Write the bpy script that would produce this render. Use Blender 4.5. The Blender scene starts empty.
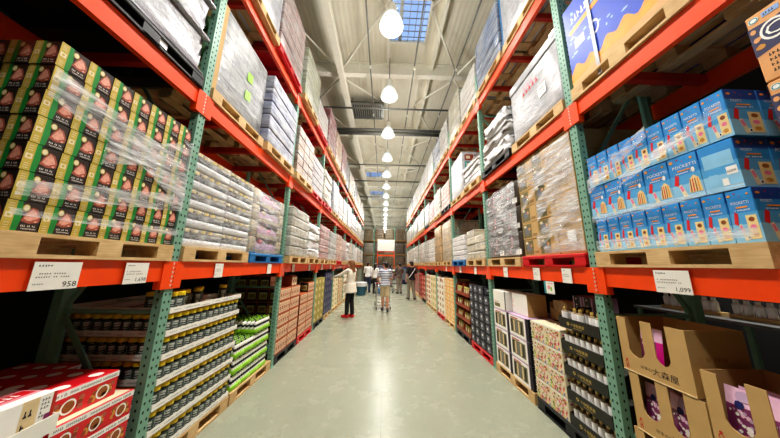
import bpy, bmesh, math, random
from mathutils import Vector, Matrix
rnd = random.Random(11)
SC = bpy.context.scene
C = SC.collection
PI = math.pi
# ------------------------------------------------------------------ dimensions of the aisle
BAY = 2.25
WL, WR = 1.870, 1.962
YL, YR = 2.151, 2.164
CAM_H = 1.727
LEVEL = (0.0, 1.735, 3.43, 5.25)
BEAM = 0.165
POST_W, POST_D = 0.085, 0.075
DEPTH = .90
NB = 8                      # posts run k = -1 .. NB
CEIL = 8.7
ORD = ['first', 'second', 'third', 'fourth', 'fifth', 'sixth', 'seventh', 'eighth', 'ninth', 'tenth', 'eleventh', 'twelfth', 'thirteenth', 'fourteenth']

# ------------------------------------------------------------------ materials
def S(r, g=None, b=None):
    if g is None: r, g, b = r
    f = lambda c: (c / 255 / 12.92) if c / 255 <= .04045 else ((c / 255 + .055) / 1.055) ** 2.4
    return (f(r), f(g), f(b), 1)

class NT:
    def __init__(s, name):
        s.m = bpy.data.materials.new(name); s.m.use_nodes = True
        s.t = s.m.node_tree; s.n = s.t.nodes
        s.p = s.n['Principled BSDF']; s.out = s.n['Material Output']
    def node(s, typ, **kw):
        n = s.n.new(typ)
        for k, v in kw.items():
            if k[0] == '_': setattr(n, k[1:], v)
            else: n.inputs[k.replace('__', ' ')].default_value = v
        return n
    def l(s, a, b): s.t.links.new(a, b)
    def coord(s, scale=(1, 1, 1), kind='Object'):
        tc = s.node('ShaderNodeTexCoord'); mp = s.node('ShaderNodeMapping'); mp.inputs['Scale'].default_value = scale
        s.l(tc.outputs[kind], mp.inputs['Vector']); return mp.outputs[0]
    def noise(s, vec, scale, detail=3, rough=.55):
        n = s.node('ShaderNodeTexNoise', Scale=scale, Detail=detail, Roughness=rough); s.l(vec, n.inputs['Vector']); return n.outputs[0]
    def ramp(s, fac, *stops):
        r = s.node('ShaderNodeValToRGB'); e = r.color_ramp.elements
        while len(e) < len(stops): e.new(.5)
        for q, (p, c) in zip(e, stops):
            q.position = p; q.color = c if len(c) == 4 else (*c, 1)
        s.l(fac, r.inputs[0]); return r.outputs[0]
    def mix(s, fac, a, b, mode='MIX'):
        n = s.node('ShaderNodeMix', _data_type='RGBA', _blend_type=mode)
        for v, i in ((fac, 0), (a, 6), (b, 7)):
            if hasattr(v, 'links') or hasattr(v, 'is_linked'): s.l(v, n.inputs[i])
            else: n.inputs[i].default_value = v
        return n.outputs[2]
    def bump(s, h, strength=.3, dist=.01):
        b = s.node('ShaderNodeBump', Strength=strength, Distance=dist); s.l(h, b.inputs['Height']); s.l(b.outputs[0], s.p.inputs['Normal'])

M = {}
def plain(name, col, rough=.5, metal=0, spec=.5, vary=.12, scale=9, emit=None, es=0, coat=0):
    t = NT(name)
    n = t.noise(t.coord(), scale)
    k = lambda f: tuple(min(1, c * f) for c in col[:3]) + (1,)
    t.l(t.ramp(n, (.25, k(1 - vary)), (.75, k(1 + vary))), t.p.inputs['Base Color'])
    t.p.inputs['Roughness'].default_value = rough; t.p.inputs['Metallic'].default_value = metal
    t.p.inputs['Specular IOR Level'].default_value = spec
    if coat: t.p.inputs['Coat Weight'].default_value = coat
    if emit:
        t.p.inputs['Emission Color'].default_value = emit; t.p.inputs['Emission Strength'].default_value = es
    M[name] = t.m
    return t.m

plain('green_steel', S(124, 168, 146), .45, vary=.08)
plain('hole_dark', S(20, 34, 28), .9)
plain('orange_steel', S(246, 78, 14), .36, vary=.06, coat=.25)
plain('red_steel', S(190, 40, 18), .45)
plain('slot_pale', S(196, 205, 196), .4)
plain('card_white', S(238, 236, 226), .5, vary=.03)
plain('ink_grey', S(95, 92, 90), .6)
plain('ink_dark', S(25, 25, 30), .6)
plain('ink_white', S(245, 243, 236), .5, vary=.03)
plain('ink_red', S(186, 42, 30), .5)
plain('ink_teal', S(66, 120, 122), .5)
plain('gold', S(214, 184, 96), .35, vary=.05)
plain('plastic_black', S(26, 27, 30), .4)
plain('plastic_red', S(206, 18, 28), .4, coat=.2)
plain('plastic_blue', S(28, 116, 176), .45)
plain('white_steel', S(236, 233, 220), .45, vary=.05)
plain('grey_steel', S(140, 142, 138), .35, .6)
plain('chrome', S(190, 192, 195), .22, .9)
plain('gap_shade_wall', S(34, 31, 29), .85)  # dark colour stands in for the shade behind the racks
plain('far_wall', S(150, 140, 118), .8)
plain('film_white', S(232, 234, 236), .22)
plain('white_card', S(240, 238, 228), .45, vary=.03)
plain('cream', S(232, 220, 186), .5, vary=.05)
plain('jar_glass', S(24, 40, 33), .16, coat=.5)
plain('jar_label', S(62, 74, 68), .4)
plain('jar_label_text', S(206, 212, 204), .5)
plain('lid_yellow', S(236, 204, 30), .35)
plain('leaf_green', S(140, 200, 30), .4, coat=.3)
plain('brisket_dark', S(50, 42, 36), .4, coat=.4)
plain('brisket_gold', S(198, 176, 78), .42, coat=.3)
plain('brisket_green', S(30, 142, 62), .4, coat=.3)
plain('meat_pink', S(226, 164, 144), .5, vary=.25, scale=40)
plain('meat_brown', S(172, 92, 72), .5, vary=.3, scale=60)
plain('kraft', S(194, 160, 104), .72, vary=.05)
plain('kraft_dark', S(150, 118, 72), .75)
plain('kraft_edge', S(226, 204, 158), .7)
plain('gift_red', S(214, 22, 34), .4, coat=.3)
plain('gift_pink', S(236, 150, 160), .45)
plain('nut_brown', S(150, 86, 34), .5, vary=.3, scale=50)
plain('nut_gold', S(206, 146, 60), .5, vary=.25, scale=50)
plain('ice_blue', S(52, 146, 214), .36, coat=.4)
plain('ice_mid', S(84, 168, 222), .36, coat=.4)
plain('ice_sky', S(146, 204, 236), .36, coat=.4)
plain('ice_deep', S(34, 74, 156), .36, coat=.4)
plain('ice_cream', S(240, 216, 156), .4, coat=.3)
plain('ice_red', S(222, 40, 48), .36, coat=.4)
plain('ice_orange', S(238, 154, 44), .36, coat=.4)
plain('magenta', S(212, 24, 140), .32, coat=.4)
plain('pouch_pink', S(238, 196, 220), .32, coat=.4)
plain('pouch_plum', S(140, 58, 110), .35, coat=.4)
plain('pouch_navy', S(46, 52, 110), .35)
plain('rose', S(240, 130, 166), .35, coat=.3)
plain('orange_print', S(196, 98, 50), .5)
plain('rust', S(150, 62, 36), .5)
plain('olive', S(168, 156, 74), .55)
plain('navy', S(38, 48, 96), .5)
plain('royal', S(14, 70, 196), .4, coat=.3)
plain('royal_pale', S(150, 184, 232), .4)
plain('amber', S(244, 158, 30), .4, coat=.3)
plain('peach', S(226, 166, 106), .5)
plain('dusk', S(62, 62, 96), .45)
plain('tray_black', S(36, 37, 30), .45)
plain('bottle_glass', S(150, 132, 100), .15, coat=.5)
plain('photo_grey', S(120, 124, 132), .5, vary=.4, scale=60)
plain('photo_olive', S(120, 112, 74), .5, vary=.5, scale=40)
plain('lilac', S(196, 168, 196), .5)
plain('strap_grey', S(150, 152, 156), .4, .5)
plain('bin_blue', S(42, 92, 112), .45)
plain('bag_clear', S(214, 218, 220), .25)
plain('skin', S(214, 164, 134), .5, vary=.05)
plain('skin_tan', S(196, 138, 106), .5, vary=.05)
plain('hair_brown', S(128, 82, 48), .45, vary=.3, scale=40)
plain('hair_black', S(24, 20, 20), .4, vary=.3, scale=40)
plain('cloth_cream', S(232, 226, 212), .85)
plain('cloth_white', S(236, 236, 234), .85)
plain('cloth_black', S(22, 22, 25), .85)
plain('cloth_denim', S(48, 62, 88), .85)
plain('cloth_khaki', S(206, 190, 156), .85)
plain('cloth_grey', S(140, 132, 118), .85)
plain('cloth_pattern', S(96, 84, 76), .85, vary=.6, scale=26)
plain('shoe_red', S(220, 22, 30), .45)
plain('shoe_dark', S(40, 38, 38), .6)
plain('eye_dark', S(20, 16, 14), .3)
plain('lip', S(176, 88, 80), .5)
plain('goods_dark', S(74, 62, 50), .6, vary=.4, scale=5)
plain('lamp_glow', S(60, 64, 62), .5, emit=(.97, 1, .95, 1), es=.72)
plain('lamp_rim', S(50, 56, 52), .5, emit=(.9, 1, .93, 1), es=.40)
plain('lamp_bulb', S(255, 252, 244), .4, emit=(1, .985, .95, 1), es=60)
plain('foliage', S(58, 110, 44), .6, vary=.4, scale=30)
plain('teal', S(60, 150, 158), .5)
plain('tag_white', S(250, 250, 248), .5, vary=.02)

def wood(name, a, b):
    t = NT(name)
    v = t.coord((1, 1, 1)); n = t.noise(t.coord((3, 3, 3)), 2.0, 2)
    g = t.noise(t.coord((2.5, 30, 30)), 2.2, 4)
    c = t.mix(.5, t.ramp(g, (.3, S(*a)), (.7, S(*b))), t.ramp(n, (.3, S(*a)), (.7, S(*b))))
    t.l(c, t.p.inputs['Base Color']); t.p.inputs['Roughness'].default_value = .75; t.bump(g, .2, .004)
    M[name] = t.m
wood('pallet_wood', (176, 138, 88), (232, 202, 150))
wood('pallet_worn', (128, 98, 66), (178, 146, 104))

# polished concrete
t = NT('concrete')
v = t.coord()
big = t.noise(v, .35, 4); mid = t.noise(v, 2.6, 6, .65); fine = t.noise(v, 40, 3)
base = t.ramp(big, (.3, S(142, 146, 126)), (.7, S(156, 159, 140)))
base = t.mix(.35, base, t.ramp(mid, (.3, S(140, 144, 125)), (.65, S(160, 163, 145))))
base = t.mix(.12, base, t.ramp(fine, (.35, S(100, 100, 90)), (.65, S(170, 170, 160))))
br = t.node('ShaderNodeTexBrick', Scale=1.0, _offset=0.0); t.l(v, br.inputs['Vector'])
br.inputs['Color1'].default_value = br.inputs['Color2'].default_value = (1, 1, 1, 1); br.inputs['Mortar'].default_value = (.62, .62, .6, 1)
br.inputs['Mortar Size'].default_value = .004; br.inputs['Brick Width'].default_value = 2.25; br.inputs['Row Height'].default_value = 4.5
base = t.mix(1.0, base, br.outputs['Color'], 'MULTIPLY')
t.l(base, t.p.inputs['Base Color'])
rr = t.node('ShaderNodeMapRange'); rr.inputs['To Min'].default_value = .2; rr.inputs['To Max'].default_value = .33
t.l(mid, rr.inputs['Value']); t.l(rr.outputs[0], t.p.inputs['Roughness'])
t.p.inputs['Specular IOR Level'].default_value = .38; t.bump(mid, .06, .004)
M['concrete'] = t.m

# roof deck: pale insulation boards
t = NT('roof_deck')
v = t.coord()
n = t.noise(v, 1.2, 4)
t.l(t.ramp(n, (.3, S(222, 217, 200)), (.7, S(236, 232, 216))), t.p.inputs['Base Color'])
w = t.node('ShaderNodeTexWave', Scale=2.2, Distortion=.6); w.bands_direction = 'X'; t.l(v, w.inputs['Vector'])
t.p.inputs['Roughness'].default_value = .6; t.bump(w.outputs[1], .25, .02)
M['roof_deck'] = t.m

# stretch film drawn tight over goods: clear with milky, shiny wrinkles
t = NT('stretch_film')
v = t.coord((1.2, 1.2, 9)); n = t.noise(v, 2.4, 6, .7)
fac = t.ramp(n, (.36, (.07, .07, .07)), (.56, (.42, .42, .42)), (.68, (.95, .95, .95)))
tr = t.node('ShaderNodeBsdfTransparent')
mx = t.node('ShaderNodeMixShader'); t.l(fac, mx.inputs[0]); t.l(tr.outputs[0], mx.inputs[1]); t.l(t.p.outputs[0], mx.inputs[2])
t.p.inputs['Base Color'].default_value = (.85, .86, .87, 1); t.p.inputs['Roughness'].default_value = .18
t.bump(n, .8, .02); t.l(mx.outputs[0], t.out.inputs['Surface'])
M['stretch_film'] = t.m

# wrapped goods: carton colour of each object under milky film folds
def wrapped(name, brick, film_lo, film_hi, stretch=(1.0, 1.0, 5.0)):
    t = NT(name)
    oi = t.node('ShaderNodeObjectInfo'); col = oi.outputs['Color']
    tc = t.node('ShaderNodeTexCoord')
    sep = t.node('ShaderNodeSeparateXYZ'); t.l(tc.outputs['Object'], sep.inputs[0])
    add = t.node('ShaderNodeMath', _operation='ADD'); t.l(sep.outputs[0], add.inputs[0]); t.l(sep.outputs[1], add.inputs[1])
    cmb = t.node('ShaderNodeCombineXYZ'); t.l(add.outputs[0], cmb.inputs[0]); t.l(sep.outputs[2], cmb.inputs[1])
    if brick:
        b = t.node('ShaderNodeTexBrick', Scale=1.0, _offset=.0); t.l(cmb.outputs[0], b.inputs['Vector'])
        b.inputs['Color1'].default_value = (.72, .71, .70, 1); b.inputs['Color2'].default_value = (1, 1, 1, 1)
        b.inputs['Mortar'].default_value = (.26, .25, .23, 1); b.inputs['Mortar Size'].default_value = .008
        b.inputs['Brick Width'].default_value = brick[0]; b.inputs['Row Height'].default_value = brick[1]
        col = t.mix(1.0, col, b.outputs['Color'], 'MULTIPLY')
    # dim prints on the cartons
    sm = t.noise(t.coord((5, 5, 8)), 1.6, 2)
    col = t.mix(t.ramp(sm, (.5, (0, 0, 0)), (.56, (.8, .8, .8))), col, t.mix(.45, col, (.06, .06, .07, 1)))
    rn = t.node('ShaderNodeVectorMath', _operation='ADD'); t.l(t.coord(stretch), rn.inputs[0])
    cb = t.node('ShaderNodeCombineXYZ'); ml = t.node('ShaderNodeMath', _operation='MULTIPLY'); ml.inputs[1].default_value = 37
    t.l(oi.outputs['Random'], ml.inputs[0]); t.l(ml.outputs[0], cb.inputs[0]); t.l(cb.outputs[0], rn.inputs[1])
    n = t.noise(rn.outputs[0], 2.2, 6, .68)
    fac = t.ramp(n, (.40, (film_lo,) * 3), (.52, ((film_lo + film_hi) * .36,) * 3), (.68, (film_hi,) * 3))
    col = t.mix(fac, col, S(204, 205, 206))
    t.l(col, t.p.inputs['Base Color'])
    t.p.inputs['Roughness'].default_value = .3; t.p.inputs['Specular IOR Level'].default_value = .6
    t.bump(n, .55, .03)
    M[name] = t.m
wrapped('wrapped_cartons', (.26, .24), .05, .8)
wrapped('wrapped_plain', None, .22, .85, (1.2, 1.2, 3))
wrapped('wrapped_small', (.13, .17), .05, .7)
wrapped('bare_cartons', (.26, .22), .0, .12)

def stripes(name, a, b, n, axis='Z'):
    t = NT(name)
    w = t.node('ShaderNodeTexWave', Scale=n); w.bands_direction = axis; t.l(t.coord(), w.inputs['Vector'])
    t.l(t.ramp(w.outputs[1], (.55, S(*a)), (.6, S(*b))), t.p.inputs['Base Color']); t.p.inputs['Roughness'].default_value = .85
    M[name] = t.m
stripes('cloth_stripe', (232, 234, 238), (52, 66, 120), 5.2)

# ------------------------------------------------------------------ mesh building
class MB:
    def __init__(s): s.v = []; s.f = []; s.mi = []; s.sm = []; s.mats = []; s.T = None
    def k(s, mat):
        m = M[mat] if isinstance(mat, str) else mat
        if m not in s.mats: s.mats.append(m)
        return s.mats.index(m)
    def add(s, vs, fs, mat, smooth=False):
        b = len(s.v)
        s.v += [tuple(s.T @ Vector(p)) if s.T else tuple(p) for p in vs]
        i = s.k(mat)
        for f in fs: s.f.append([b + j for j in f]); s.mi.append(i); s.sm.append(smooth)
        return s
    def box(s, a, b, mat):
        x0, y0, z0 = a; x1, y1, z1 = b
        return s.add([(x0, y0, z0), (x1, y0, z0), (x1, y1, z0), (x0, y1, z0), (x0, y0, z1), (x1, y0, z1), (x1, y1, z1), (x0, y1, z1)],
                     [(0, 3, 2, 1), (4, 5, 6, 7), (0, 1, 5, 4), (1, 2, 6, 5), (2, 3, 7, 6), (3, 0, 4, 7)], mat)
    def poly(s, pts, mat): return s.add(pts, [tuple(range(len(pts)))], mat)
    def extrude(s, pts, vec, mat):       # closed prism from a planar outline
        n = len(pts); v = Vector(vec)
        vs = [Vector(p) for p in pts] + [Vector(p) + v for p in pts]
        fs = [tuple(range(n))[::-1], tuple(range(n, 2 * n))] + [(i, (i + 1) % n, n + (i + 1) % n, n + i) for i in range(n)]
        return s.add(vs, fs, mat)
    def rbox(s, a, b, r, mat, seg=2, wob=0, rng=None, smooth=True):
        bm = bmesh.new(); bmesh.ops.create_cube(bm, size=1)
        for v in bm.verts:
            for i in range(3): v.co[i] = a[i] if v.co[i] < 0 else b[i]
        if wob: bmesh.ops.subdivide_edges(bm, edges=bm.edges[:], cuts=3, use_grid_fill=True)
        sharp = [e for e in bm.edges if e.calc_face_angle(0) > .5]
        bmesh.ops.bevel(bm, geom=sharp, offset=r, segments=seg, affect='EDGES', profile=.5)
        if wob:
            for v in bm.verts:
                for i in range(2): v.co[i] += rng.uniform(-wob, wob)
                if v.co.z > a[2] + .03: v.co.z += rng.uniform(-wob, wob) * .6
        bm.verts.ensure_lookup_table()
        for i, v in enumerate(bm.verts): v.index = i
        s.add([v.co[:] for v in bm.verts], [[v.index for v in f.verts] for f in bm.faces], mat, smooth); bm.free(); return s
    def tube(s, p0, p1, r0, mat, r1=None, n=8, smooth=True, cap=True):
        p0, p1 = Vector(p0), Vector(p1); r1 = r0 if r1 is None else r1
        d = (p1 - p0).normalized(); u = d.orthogonal().normalized(); w = d.cross(u)
        vs = [p + (u * math.cos(2 * PI * i / n) + w * math.sin(2 * PI * i / n)) * r for p, r in ((p0, r0), (p1, r1)) for i in range(n)]
        s.add(vs, [(i, (i + 1) % n, n + (i + 1) % n, n + i) for i in range(n)], mat, smooth)
        if cap:
            b = len(s.v) - 2 * n; q = s.k(mat)
            for f in (list(range(b, b + n))[::-1], list(range(b + n, b + 2 * n))): s.f.append(f); s.mi.append(q); s.sm.append(False)
        return s
    def ball(s, c, r, mat, n=8, m=6, axes=None):
        rx, ry, rz = r if isinstance(r, (tuple, list)) else (r, r, r)
        R = axes or Matrix.Identity(3); c = Vector(c); vs = [c + R @ Vector((0, 0, rz))]
        for j in range(1, m):
            a = PI * j / m
            for i in range(n):
                b = 2 * PI * i / n; vs.append(c + R @ Vector((rx * math.sin(a) * math.cos(b), ry * math.sin(a) * math.sin(b), rz * math.cos(a))))
        vs.append(c + R @ Vector((0, 0, -rz))); e = len(vs) - 1; fs = []
        for i in range(n):
            fs.append((0, 1 + i, 1 + (i + 1) % n)); fs.append((e, 1 + (m - 2) * n + (i + 1) % n, 1 + (m - 2) * n + i))
            for j in range(m - 2): fs.append((1 + j * n + i, 1 + (j + 1) * n + i, 1 + (j + 1) * n + (i + 1) % n, 1 + j * n + (i + 1) % n))
        return s.add(vs, fs, mat, True)
    def cap(s, p0, r0, p1, r1, mat, n=10):      # tapered limb with round ends
        s.tube(p0, p1, r0, mat, r1, n); s.ball(p0, r0, mat, n, 8); s.ball(p1, r1, mat, n, 8); return s
    def lathe(s, c, prof, n=12):           # prof: (radius, z, material of the band above)
        cx, cy, cz = c
        for (r0, z0, mt), (r1, z1, _) in zip(prof, prof[1:]):
            if r0 < 1e-6: r0 = 1e-4
            if r1 < 1e-6: r1 = 1e-4
            vs = [(cx + r * math.cos(2 * PI * i / n), cy + r * math.sin(2 * PI * i / n), cz + z) for r, z in ((r0, z0), (r1, z1)) for i in range(n)]
            s.add(vs, [(i, (i + 1) % n, n + (i + 1) % n, n + i) for i in range(n)], mt, True)
        return s
    def mesh(s, name):
        me = bpy.data.meshes.new(name); me.from_pydata(s.v, [], s.f)
        for m in s.mats: me.materials.append(m)
        me.polygons.foreach_set('material_index', s.mi); me.polygons.foreach_set('use_smooth', s.sm); me.update(); return me
    def obj(s, name, parent=None, loc=(0, 0, 0), rz=0): return ob(name, s.mesh(name), parent, loc, rz)

def ob(name, me, parent=None, loc=(0, 0, 0), rz=0, scale=None):
    o = bpy.data.objects.new(name, me); C.objects.link(o); o.location = loc; o.rotation_euler = (0, 0, rz)
    if parent: o.parent = parent
    if scale: o.scale = scale
    return o
def tag(o, label, cat, group=None, kind=None):
    o['label'] = label; o['category'] = cat
    if group: o['group'] = group
    if kind: o['kind'] = kind
    return o
def thing(name, label, cat, loc=(0, 0, 0), rz=0, group=None):
    o = bpy.data.objects.new(name, None); C.objects.link(o); o.location = loc; o.rotation_euler = (0, 0, rz); o.empty_display_size = .1
    return tag(o, label, cat, group)
def struct(o): o['kind'] = 'structure'; return o
def dup(root, loc, rz, label):
    r = root.copy(); C.objects.link(r); r.location = loc; r.rotation_euler = (0, 0, rz); r['label'] = label
    for ch in list(root.children):
        c = ch.copy(); C.objects.link(c); c.parent = r
        for g in list(ch.children):
            d = g.copy(); C.objects.link(d); d.parent = c
    return r

# flat lettering as mesh outlines
_txt = {}
def glyphs(t):
    if t not in _txt:
        cu = bpy.data.curves.new('lettering', 'FONT'); cu.body = t; cu.resolution_u = 2
        o = bpy.data.objects.new('lettering', cu); C.objects.link(o)
        dg = bpy.context.evaluated_depsgraph_get(); me = bpy.data.meshes.new_from_object(o.evaluated_get(dg))
        vs = [v.co[:2] for v in me.vertices]; fs = [tuple(p.vertices) for p in me.polygons]
        bpy.data.objects.remove(o); bpy.data.curves.remove(cu); bpy.data.meshes.remove(me)
        x0 = min(v[0] for v in vs); x1 = max(v[0] for v in vs); y0 = min(v[1] for v in vs); y1 = max(v[1] for v in vs)
        _txt[t] = ([((x - x0) / (y1 - y0), (y - y0) / (y1 - y0)) for x, y in vs], fs, (x1 - x0) / (y1 - y0))
    return _txt[t]

class Face:      # a printable face: (x, y) in 0..1 across it
    def __init__(s, mb, O, U, V, lift=.0005):
        s.mb = mb; s.O, s.U, s.V = Vector(O), Vector(U), Vector(V); s.N = s.U.cross(s.V).normalized(); s.l = lift
        s.w, s.h = s.U.length, s.V.length
    def p(s, x, y, k=1): return s.O + s.U * x + s.V * y + s.N * s.l * k
    def poly(s, pts, mat, k=1): s.mb.add([s.p(x, y, k) for x, y in pts], [tuple(range(len(pts)))], mat)
    def rect(s, x0, y0, x1, y1, mat, k=1): s.poly([(x0, y0), (x1, y0), (x1, y1), (x0, y1)], mat, k)
    def ell(s, cx, cy, rx, ry, mat, k=1, n=10): s.poly([(cx + rx * math.cos(2 * PI * i / n), cy + ry * math.sin(2 * PI * i / n)) for i in range(n)], mat, k)
    def blob(s, cx, cy, rx, ry, mat, k=1, n=9, rng=rnd):
        s.poly([(cx + rx * rng.uniform(.75, 1.15) * math.cos(2 * PI * i / n), cy + ry * rng.uniform(.75, 1.15) * math.sin(2 * PI * i / n)) for i in range(n)], mat, k)
    def ring(s, cx, cy, rx, ry, t, mat, k=1, n=14):
        q = lambda f, i: s.p(cx + rx * f * math.cos(2 * PI * i / n), cy + ry * f * math.sin(2 * PI * i / n), k)
        vs = [q(1, i) for i in range(n)] + [q(1 - t, i) for i in range(n)]
        s.mb.add(vs, [(i, (i + 1) % n, n + (i + 1) % n, n + i) for i in range(n)], mat)
    def text(s, t, x, y, h, mat, k=1, slant=0, vertical=False, squeeze=1):   # h: letter height as a share of the face height
        vs, fs, w = glyphs(t); H = h * s.h
        pts = []
        for a, b in vs:
            if vertical: pts.append(s.p(x - b * H * squeeze / s.w, y + a * H / s.h, k))
            else: pts.append(s.p(x + a * H * squeeze / s.w, y + b * h + slant * a * H / s.h, k))
        s.mb.add(pts, fs, mat)
def strokes(f, x, y, w, h, n, mat, k=1, rng=random.Random(5)):     # lines of print too small to read
    st = w / n
    for i in range(n):
        if rng.random() < .12: continue
        a = x + i * st
        if rng.random() < .5: f.rect(a, y, a + st * .3, y + h, mat, k); f.rect(a + st * .3, y + h * .4, a + st * .7, y + h * .65, mat, k)
        else: f.rect(a, y, a + st * .7, y + h * .3, mat, k); f.rect(a + st * .2, y + h * .3, a + st * .5, y + h, mat, k)
Face.strokes = strokes
def faces(mb, w, d, h, o=(0, 0, 0)):
    x, y, z = o
    return dict(front=Face(mb, (x, y, z), (w, 0, 0), (0, 0, h)), lo=Face(mb, (x, y + d, z), (0, -d, 0), (0, 0, h)),
                hi=Face(mb, (x + w, y, z), (0, d, 0), (0, 0, h)), top=Face(mb, (x, y, z + h), (w, 0, 0), (0, d, 0)))

# ------------------------------------------------------------------ placing along the racks
class Side:
    def __init__(s, left): s.left = left; s.word = 'left' if left else 'right'; s.W = WL if left else WR; s.Y0 = YL if left else YR; s.rz = PI / 2 if left else -PI / 2
    def at(s, y, w, u, d, z):           # y: near edge of the place, w: its width, u along (near edge = 0), d: depth from the aisle
        return (-s.W - d, y + u, z) if s.left else (s.W + d, y + u, z)
    def org(s, y, w, d, z):             # origin of a thing whose local x spans [0, w] along the aisle
        return (-s.W - d, y, z) if s.left else (s.W + d, y + w, z)
    def post(s, k): return s.Y0 + k * BAY
    def slot(s, k, i):                  # i = 0 nearer place, 1 farther place
        return s.post(k) + (.06 if i == 0 else 1.15)
    end = property(lambda s: 'lo' if s.left else 'hi')
LS, RS = Side(True), Side(False)
SW = 1.04
LEV = ['floor', 'lower shelf', 'middle shelf', 'top shelf']
def where(s, lev, k, i):
    a = "on the floor under" if lev == 0 else f"on"
    pl = 'nearer' if i == 0 else 'farther'
    return f"on {s.word} rack's {LEV[lev]}, {ORD[k+1]} bay, {pl} place"

# ------------------------------------------------------------------ the setting
X0, X1, Y0_, Y1_ = -4.3, 4.4, -6.0, 46.0
struct(MB().box((X0, Y0_, -.1), (X1, Y1_, 0), 'concrete').obj('floor'))
sky = [(.02, 4.85, 1.2, 6.15), (-1.55, 16.6, -.1, 17.8), (-1.5, 21.2, -.15, 22.6)]
mb = MB(); ys = sorted({Y0_, Y1_, *[q for r in sky for q in (r[1], r[3])]})
for a, b in zip(ys, ys[1:]):
    r = [r for r in sky if r[1] <= a and r[3] >= b]
    if r: mb.box((X0, a, CEIL), (r[0][0], b, CEIL + .03), 'roof_deck'); mb.box((r[0][2], a, CEIL), (X1, b, CEIL + .03), 'roof_deck')
    else: mb.box((X0, a, CEIL), (X1, b, CEIL + .03), 'roof_deck')
struct(mb.obj('ceiling'))
struct(MB().box((X0 - .1, Y0_, 0), (X0, Y1_, CEIL), 'gap_shade_wall').obj('shade_wall_left'))  # added wall closing off the rack backs, its dark colour painted as shade
struct(MB().box((X1, Y0_, 0), (X1 + .1, Y1_, CEIL), 'gap_shade_wall').obj('shade_wall_right'))  # likewise added, dark so gaps in the right rack look unlit
struct(MB().box((X0, Y1_, 0), (X1, Y1_ + .1, CEIL), 'far_wall').obj('wall_far'))
struct(MB().box((X0, Y0_ - .1, 0), (X1, Y0_, CEIL), 'far_wall').obj('wall_near'))
t = NT('skylight_pane')
gl = t.node('ShaderNodeBsdfGlossy'); gl.inputs['Roughness'].default_value = .1
tr = t.node('ShaderNodeBsdfTransparent'); tr.inputs[0].default_value = (.86, .94, 1, 1)
mx = t.node('ShaderNodeMixShader'); mx.inputs[0].default_value = .06; t.l(tr.outputs[0], mx.inputs[1]); t.l(gl.outputs[0], mx.inputs[2]); t.l(mx.outputs[0], t.out.inputs['Surface'])
M['skylight_pane'] = t.m
for i, (a, b, c, d) in enumerate(sky):
    mb = MB()
    for p, q in (((a, b), (a + .05, d)), ((c - .05, b), (c, d)), ((a, b), (c, b + .05)), ((a, d - .05), (c, d))): mb.box((*p, CEIL - .06), (*q, CEIL + .05), 'white_steel')
    w = struct(mb.obj(f'window_{i+1}'))
    mb = MB()
    for j in range(1, 6): mb.box((a + (c - a) * j / 6 - .008, b, CEIL - .01), (a + (c - a) * j / 6 + .008, d, CEIL + .01), 'grey_steel')
    for j in range(1, 7): mb.box((a, b + (d - b) * j / 7 - .008, CEIL - .01), (c, b + (d - b) * j / 7 + .008, CEIL + .01), 'grey_steel')
    mb.box((a + .3, b, CEIL - .01), (a + .38, d, CEIL + .04), 'grey_steel')
    mb.obj('glazing_bar', w)
    MB().box((a, b, CEIL + .02), (c, d, CEIL + .028), 'skylight_pane').obj('pane', w)
# roof steel
n = 1
def trim(mb):
    global n
    struct(mb.obj(f'trim_{n}')); n += 1
def ibeam_y(x, y0, y1, z0, z1, w):
    return MB().box((x - w / 2, y0, z0), (x + w / 2, y1, z0 + .025), 'white_steel').box((x - w / 2, y0, z1 - .025), (x + w / 2, y1, z1), 'white_steel').box((x - .02, y0, z0 + .02), (x + .02, y1, z1 - .02), 'white_steel')
trim(ibeam_y(-1.57, Y0_ + .01, Y1_ - .01, 8.02, 8.21, .2))
for x in (-3.9, .02, 1.55, 3.1): trim(ibeam_y(x, Y0_ + .01, Y1_ - .01, CEIL - .2, CEIL - .01, .09))
for y in [-.8, 3.1, 7.0, 10.9, 14.8, 18.7, 22.6, 26.5, 30.4, 34.3, 38.2, 42.1]:
    m_ = MB().box((X0 + .01, y - .09, 8.22), (X1 - .01, y + .09, 8.245), 'white_steel').box((X0 + .01, y - .09, 8.66), (X1 - .01, y + .09, 8.685), 'white_steel').box((X0 + .01, y - .02, 8.23), (X1 - .01, y + .02, 8.67), 'white_steel')
    for x in (-3, -1, 1, 3): m_.box((x - .01, y - .08, 8.24), (x + .01, y + .08, 8.67), 'white_steel')
    trim(m_)
    # knee braces running up to the purlins
    b = MB()
    for x, dx in ((-1.62, 1.5), (-1.62, -1.4), (2.4, 1.2), (2.4, -1.2)):
        b.tube((x, y + .12, 8.25), (x + dx, y + 1.9, 8.6), .035, 'white_steel', n=6); b.tube((x, y - .12, 8.25), (x + dx, y - 1.9, 8.6), .035, 'white_steel', n=6)
    trim(b)
for y, z, r in ((8.1, 7.75, .035), (9.35, 7.62, .06), (9.6, 7.6, .09), (13.2, 7.7, .04), (16.0, 7.7, .05), (20.0, 7.7, .05), (24, 7.7, .05)):
    trim(MB().tube((X0 + .02, y, z), (X1 - .02, y, z), r, 'grey_steel', n=10))
for x in (.85, -.55, 2.2):
    p = MB().tube((x, Y0_ + .02, 7.95), (x, Y1_ - .02, 7.95), .022, 'grey_steel', n=6)
    for j in range(18): p.tube((x, 1.5 + j * 2.4, 7.95), (x, 1.5 + j * 2.4, 7.85), .03, 'white_steel', n=6)
    trim(p)
v = thing('ceiling_vent', 'grey louvred vent grille in the roof beside the hanging lamps', 'vent', (-.85, 9.1, 8.3))
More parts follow.
